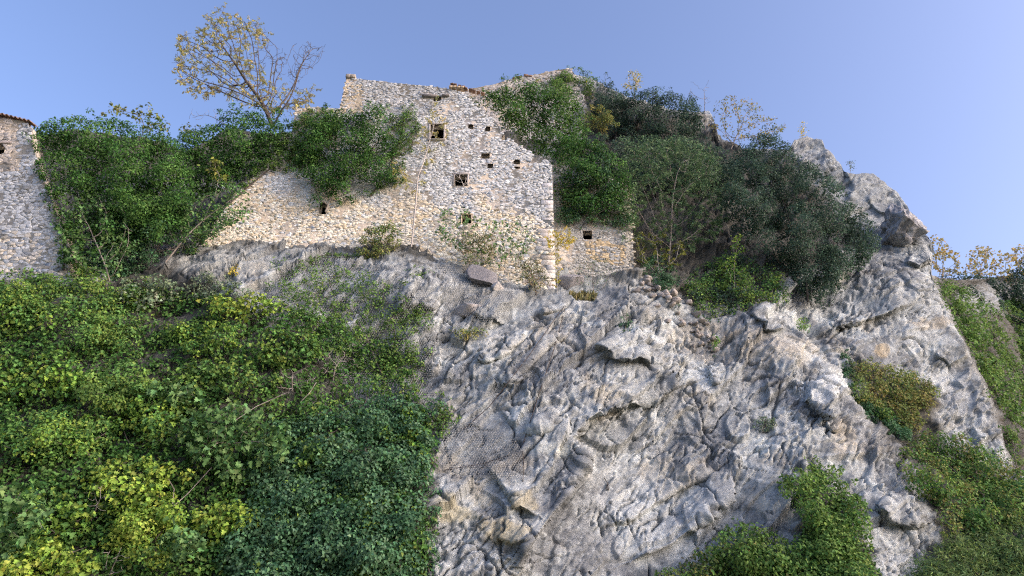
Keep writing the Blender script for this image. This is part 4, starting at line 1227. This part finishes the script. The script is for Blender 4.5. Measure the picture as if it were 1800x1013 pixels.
# ------------------------------------------------------------------ the overgrown slope below
COVER = [(-120,500),(0,470),(90,480),(140,520),(230,500),(330,510),(440,520),(520,520),(600,560),(680,600),(755,690),(775,760),(762,850),(752,1060),(-120,1100)]
mass('undergrowth', COVER, 'ground', .3, .42, .19, IVY, 'tangled green creeper covering the slope below the houses', 'undergrowth', 1.8, stuff=True, pal2=MIDG, mix2=.2, lift=.1)
NETV = [(470,455),(560,450),(640,470),(720,520),(740,600),(755,690),(680,700),(600,640),(520,580),(470,520)]
mass('creeper', NETV, 'ground', .3, .34, .15, IVYL, 'sparse creeper threading through the wire netting', 'creeper', 1.5, edge=30, pal2=MIDG, mix2=.2, part='leaves', lift=.05)
MOUNDS = [
 ((20,555,95,40), YG, .5, .12, 'yellow-green mound under the grey house wall', 1),
 ((190,585,85,36), MIDG, .5, .12, 'mid-green mound below the deep shaded thicket', 1),
 ((265,515,62,34), GREY, .5, .11, 'grey-green bush with pale tips below the fig trees', 1),
 ((425,538,78,30), YGB, .4, .12, 'bright yellow-green bush under the bare earth bank', 1),
 ((345,590,90,34), YG, .5, .12, 'yellow-green mound beneath the bright bush under the earth bank', 1),
 ((500,610,80,36), MIDG, .4, .12, 'mid-green mound at the lower edge of the wire netting', 1),
 ((60,660,100,50), YG, .6, .12, 'wide yellow-green mound at the edge, halfway down the slope', 1),
 ((210,680,95,42), MIDG, .6, .12, 'mid-green mound in the centre of the overgrown slope', 1),
 ((400,665,100,40), MIDG, .5, .12, 'green mound with thin grey twigs above the fig clump', 1),
 ((270,740,70,50), YG, .7, .11, 'upright yellow-green hump beside the fig clump', 1),
 ((110,770,110,48), YG, .6, .12, 'yellow-green mound over the dark hollow near the edge', 1),
 ((235,850,95,46), YGB, .8, .12, 'bright yellow-green mound below the upright hump', 1),
 ((95,905,95,50), YG, .8, .12, 'yellow-green mound above the lowest fig leaves', 1),
 ((265,930,80,70), YGB, .9, .12, 'bright hanging mass of creeper over bare stems', 1),
 ((75,990,110,44), YGB, .9, .12, 'bright creeper mound in the bottom corner', 1),
 ((395,915,70,34), YGB, .5, .11, 'bright yellow creeper strip over the dark ivy curtain', 1),
 ((635,925,36,50), YGB, .4, .11, 'yellow creeper tongue hanging down the dark ivy curtain', 1),
 ((560,800,70,30), MIDG, .4, .11, 'green mound topping the dark ivy curtain', 1),
 ((725,760,30,60), YG, .25, .10, 'yellow-green fringe along the edge of the bare rock', 1),
]
for k, (e, pal, th, L, lb, _) in enumerate(MOUNDS):
    lobed = k % 3 != 1
    mass('creeper_mound', ell(*e), 'ground', th * 2.4, .5 if k % 2 else .4, L * (1.9 if lobed else 1.3), pal, lb, 'shrub', 2.7, edge=26, gap=1.2, kind='lobed' if lobed else 'plain', pal2=MIDG, mix2=.1, lift=.35, group='creeper mounds on the overgrown slope')
mass('ivy', [(420,790),(470,740),(540,730),(620,700),(690,690),(745,705),(768,760),(758,840),(748,930),(738,1060),(360,1060),(400,950),(440,880)], 'ground', 1.4, .5, .17, DIVY, 'dark ivy curtain hanging beside the bare rock face', 'ivy', 3.4, part='leaves', lift=.2, edge=24, pal2=YG, mix2=-.2)
for (cx, cy, rx, ry, pal, lb) in [(778, 730, 22, 44, IVYL, 'ragged ivy tongue reaching past the netting edge'), (766, 885, 14, 40, DIVY, 'narrow ivy tongue beside the ochre stained rock'), (752, 975, 22, 46, DIVY, 'ivy tongue trailing at the bottom of the dark curtain'), (700, 640, 46, 34, IVYL, 'sparse ivy fringe thinning out over the netting'), (735, 560, 34, 26, MIDG, 'small green tuft at the outer edge of the netting')]:
    mass('ivy', ell(cx, cy, rx, ry), 'ground', .2, .26, .13, pal, lb, 'ivy', 1.5, edge=20, part='leaves', lift=.05)
for (cx, cy, rx, ry, Yo, lb) in [(405, 775, 105, 62, 1.9, 'large-leaved fig clump in the middle of the slope'), (25, 925, 60, 62, 2.0, 'large-leaved fig at the bottom edge of the slope'), (300, 700, 55, 30, 1.6, 'large fig leaves above the yellow-green hump'), (320, 955, 45, 28, 2.4, 'few large fig leaves hanging near the bottom edge')]:
    g0 = ground_at(cx, cy + ry * .6)
    twig_tree('fig_bush', g0, [ell(cx, cy, rx, ry)], float(ground_at(cx, cy)[1]) - Yo, .6, int(rx * ry / 40), .30, FIG, lb, 'shrub', 6, kind='lobed', bark=MAT_BARK, tip=.006, step=.25, kill=.32, stem='stems', part='foliage', spread=.16, rmax=.05)
# ------------------------------------------------------------------ plants on the bare rock
mass('ivy', [(1352,836),(1385,835),(1420,798),(1455,808),(1505,850),(1525,900),(1532,960),(1545,1040),(1390,1040),(1380,960),(1415,930),(1395,890),(1372,868)], 'ground', 1.4, .45, .16, IVYL, 'green ivy bush leaning on the foot of the bare rock', 'ivy', 3.4, pal2=MIDG, mix2=.2, part='leaves')
mass('ivy', [(1150,1005),(1200,990),(1262,940),(1290,905),(1340,925),(1390,950),(1440,985),(1540,1010),(1540,1070),(1150,1070)], 'ground', 1.1, .45, .16, IVYL, 'low ivy bank below the pale scooped rock', 'ivy', 3.0, pal2=OLIVE, mix2=.25, part='leaves')
mass('shrub', [(1488,640),(1520,632),(1560,640),(1612,652),(1655,682),(1640,712),(1612,765),(1575,755),(1535,735),(1500,705)], 'ground', 1.2, .4, .15, OLIVE, 'olive and rust leaved bush on the ledge of the slab', 'shrub', 2.8, pal2=MIDG, mix2=.2)
mass('ivy', [(1475,615),(1488,610),(1500,640),(1510,690),(1600,745),(1608,775),(1560,770),(1515,735),(1480,690)], 'ground', .35, .3, .105, DIVY, 'dark ivy under the olive bush in the rock fracture', 'ivy', 3, part='leaves')
mass('shrub', [(1572,790),(1620,757),(1690,760),(1760,795),(1830,830),(1850,930),(1720,945),(1660,935),(1632,890),(1590,850)], 'ground', 1.7, .5, .16, MIDG, 'large loose green bush below the slab', 'shrub', 2.8, pal2=OLIVE, mix2=.25)
mass('shrub', [(1540,1070),(1600,1000),(1640,950),(1700,935),(1780,905),(1900,890),(1900,1080)], 'ground', 1.0, .42, .24, [(0.13,0.20,0.07),(0.18,0.26,0.08),(0.10,0.17,0.07)], 'cane-leaved green thicket filling the bottom corner below the slab', 'shrub', 3.0, kind='narrow', hang=.2)
mass('creeper', [(1636,488),(1680,494),(1730,520),(1800,520),(1880,520),(1880,800),(1800,775),(1765,740),(1738,685),(1706,640),(1684,592),(1652,535)], 'ground', .6, .5, .2, IVYL, 'green creeper sheet on the slope beyond the slab', 'creeper', 3.8, gap=.8, pal2=MIDG, mix2=.2, part='leaves')
mass('shrub', [(1700,512),(1760,502),(1880,498),(1880,590),(1800,575),(1730,552)], 'ground', .6, .5, .2, OAK, 'dark scrub on the far slope under the golden trees', 'shrub', 2.4, pal2=IVYL, mix2=.1)
mass('creeper', [(1755,740),(1775,745),(1800,790),(1800,840),(1775,830)], 'ground', .2, .3, .12, MIDG, 'pale creeper on the outer edge of the slab', 'creeper', 1.4, part='leaves')
for (cx, cy, rx, ry, pal, lb) in [(1345, 745, 22, 14, GREY, 'little grey-green tuft on the bare face beneath the overhang'), (1100, 572, 12, 22, DIVY, 'little dark plant in the cleft below the annex'), (1258, 605, 8, 18, YG, 'bright small plant at the end of the rubble spill'), (1412, 572, 14, 16, YG, 'bright small plant under the evergreen oak'), (825, 585, 40, 12, OLIVE, 'low yellowing plant on the netted rock'), (740, 480, 30, 12, MIDG, 'low green tuft on the ledge under the slim tree'), (560, 450, 90, 8, MIDG, 'thin green fringe along the foot of the wall'), (415, 475, 14, 12, YELB, 'yellow weed on the bare earth bank')]:
    mass('small_plant', ell(cx, cy, rx, ry), 'ground', .2, .18, .11, pal, lb, 'plant', 1.6)
# grass tuft at the foot of the annex
rgk = np.random.default_rng(4)
q = np.stack([rgk.uniform(1000, 1048, 260), rgk.uniform(520, 531, 260)], -1)
gp = ground_at(q[:, 0], q[:, 1]); gp[:, 1] -= .05
tg = leaves('grass_tuft', gp, unit(rgk.normal(0, 1, gp.shape) + np.array([0, -1, 0])), unit(rgk.normal(0, .35, gp.shape) + np.array([0, 0, 1])), rgk.uniform(.25, .5, 260), leafcol([(0.2,0.2,0.08),(0.26,0.24,0.11)], 260, rgk), None, 'narrow')
tag(tg, 'dry grass tuft on the ledge below the annex', 'grass', None, 'stuff')

# ------------------------------------------------------------------ rockfall netting, cables, rods
m_, nt_, b_ = new_mat('galvanised_steel')
b_.inputs['Base Color'].default_value = (0.42, 0.44, 0.44, 1); b_.inputs['Metallic'].default_value = 0.4; b_.inputs['Roughness'].default_value = 0.6
MAT_STEEL = m_
m_, nt_, b_ = new_mat('rusty_cable')
b_.inputs['Base Color'].default_value = (0.06, 0.05, 0.045, 1); b_.inputs['Roughness'].default_value = 0.7
MAT_CABLE = m_
def netting(poly, cell, lift, label, w=.009):
    """hexagonal wire mesh lying over the rock"""
    pts = np.array(poly, float)
    c = pts.mean(0)
    m = mpp(float(ground_at(c[0], c[1])[1]))
    cp = cell / m
    a, b = [], []
    lo, hi = pts.min(0), pts.max(0)
    hx, hy = cp, cp * 0.87
    ny, nx = int((hi[1] - lo[1]) / hy) + 1, int((hi[0] - lo[0]) / hx) + 1
    for j in range(ny):
        for i in range(nx):
            cx, cy = lo[0] + (i + .5 * (j % 2)) * hx, lo[1] + j * hy
            v = [(cx + hx * .577 * math.cos(math.pi / 6 + k * math.pi / 3), cy + hx * .577 * math.sin(math.pi / 6 + k * math.pi / 3)) for k in range(4)]
            for k in range(3):
                a.append(v[k]); b.append(v[k + 1])
    a, b = np.array(a), np.array(b)
    mid_ = (a + b) / 2
    k = in_poly(mid_[:, 0], mid_[:, 1], poly)
    a, b = a[k], b[k]
    def lay(q):
        g = np.minimum.reduce([ground_at(q[:, 0] + dx, q[:, 1] + dy)[:, 1] for dx in (-7, 0, 7) for dy in (-7, 0, 7)])
        return at(q[:, 0], q[:, 1], g - lift)
    A, B = lay(a), lay(b)
    n = len(A)
    nodes = np.concatenate([A, B]); par = np.concatenate([np.arange(n), np.arange(n)])
    d = unit(B - A); s = unit(np.cross(d, np.array([0, 1.0, 0.3]))); t = np.cross(d, s)
    V = np.empty((n, 6, 3))
    for j in range(3):
        o = s * math.cos(2.094 * j) + t * math.sin(2.094 * j)
        V[:, j] = A + o * w; V[:, 3 + j] = B + o * w
    base = (np.arange(n) * 6)[:, None]
    F_ = np.concatenate([base + np.array([[j, (j + 1) % 3, 3 + (j + 1) % 3, 3 + j]]) for j in range(3)], 1)
    tag(mesh_obj('wire_netting', V.reshape(-1, 3), F_, 4, MAT_STEEL), label, 'netting')
netting([(465,462),(520,450),(620,452),(700,470),(760,520),(770,600),(760,680),(775,740),(700,730),(640,690),(560,640),(500,590),(470,530)], .125, .05, 'wide hexagonal wire netting pinned over the planted rock under the house')
netting([(780,828),(772,760),(830,735),(905,770),(918,795),(920,848),(870,842)], .125, .06, 'small wire netting patch ending on the tensioned cable across bare rock')
netting([(770,470),(840,455),(905,500),(900,550),(850,570),(780,540)], .125, .06, 'wire netting wrapped around the boulder below the fig bush')
def cable(pts, label, r=.022, name='steel_cable', mat=None, lift=.08, cat='cable'):
    P = []
    for (x0, y0), (x1, y1) in zip(pts[:-1], pts[1:]):
        for t in np.linspace(0, 1, 14, endpoint=False):
            P.append((x0 + (x1 - x0) * t, y0 + (y1 - y0) * t))
    P.append(pts[-1]); P = np.array(P)
    ys = ground_at(P[:, 0], P[:, 1])[:, 1]
    ys = np.array([ys[max(0, k - 2):k + 3].min() for k in range(len(ys))])
    ys = np.convolve(np.pad(ys, 3, 'edge'), np.ones(7) / 7, 'valid') - lift
    N_ = at(P[:, 0], P[:, 1], ys)
    tag(tubes(name, N_, np.arange(-1, len(N_) - 1), np.full(len(N_), r), mat or MAT_CABLE, None), label, cat)
cable([(992,538),(930,625),(860,715),(815,755)], 'long dark cable slanting from the house corner down the bare rock')
cable([(994,538),(975,610),(945,700),(918,785)], 'dark cable hanging beside the long slanting one')
cable([(780,827),(850,815),(918,793)], 'taut cable along the foot of the small netting', .02)
cable([(919,793),(921,820),(919,848)], 'short upright cable at the edge of the small netting', .018)
cable([(775,520),(720,585),(660,650),(600,710)], 'cable slanting through the creeper on the wide netting', .012)
for (x, y, h_, lb) in [(1307, 676, 26, 'thin iron rod standing on the bare face'), (1440, 655, 20, 'thin iron rod near the olive bush')]:
    g0 = ground_at(x, y); g1 = at(x - 1, y - h_, g0[1] - .15)
    tag(tubes('iron_rod', np.array([g0, (g0 + g1) / 2, g1]), np.array([-1, 0, 1]), np.full(3, .014), MAT_CABLE, None), lb, 'rod')
cable([(1062,840),(1068,850),(1070,862),(1066,858),(1069,848)], 'rusty wire hook hanging in the pale scooped rock', .016, 'wire_hook', cat='hook')
# leafless twigs caught in the green
for (x, y, rx, ry, lb) in [(520, 670, 40, 30, 'grey leafless tangle below the wide netting'), (170, 880, 30, 36, 'leafless stems in the shade between the bright creeper mounds'), (205, 985, 30, 30, 'dark leafless stems under the bright hanging creeper'), (590, 640, 40, 30, 'thin grey twigs over the lower netting'), (300, 430, 45, 28, 'leafless tangle in front of the deep shaded thicket'), (150, 450, 40, 30, 'leafless twigs hanging below the fig at the grey house')]:
    twig_tree('dead_shrub', ground_at(x, y + ry) + np.array([0, -.5, 0]), [ell(x, y, rx, ry)], float(ground_at(x, y)[1]) - 1.3, .4, 46, .1, YEL, lb, 'shrub', 0, tip=.009, step=.2, kill=.25, stem='stems', rmax=.03)
# bare stems seen in gaps of the slope
for k, (pts, lb) in enumerate([([(305,890),(330,868),(372,822)], 'long pale bare stem in the gap of the slope'), ([(303,890),(306,860),(296,842)], 'short forked pale stem in the gap of the slope'), ([(530,705),(545,690),(556,672)], 'pale bare stem by the dark ivy curtain'), ([(405,745),(450,715),(505,690)], 'thin grey stem above the fig clump')]):
    cable(pts, lb, .018, 'bare_stem', MAT_BARK, 1.0, 'stem')
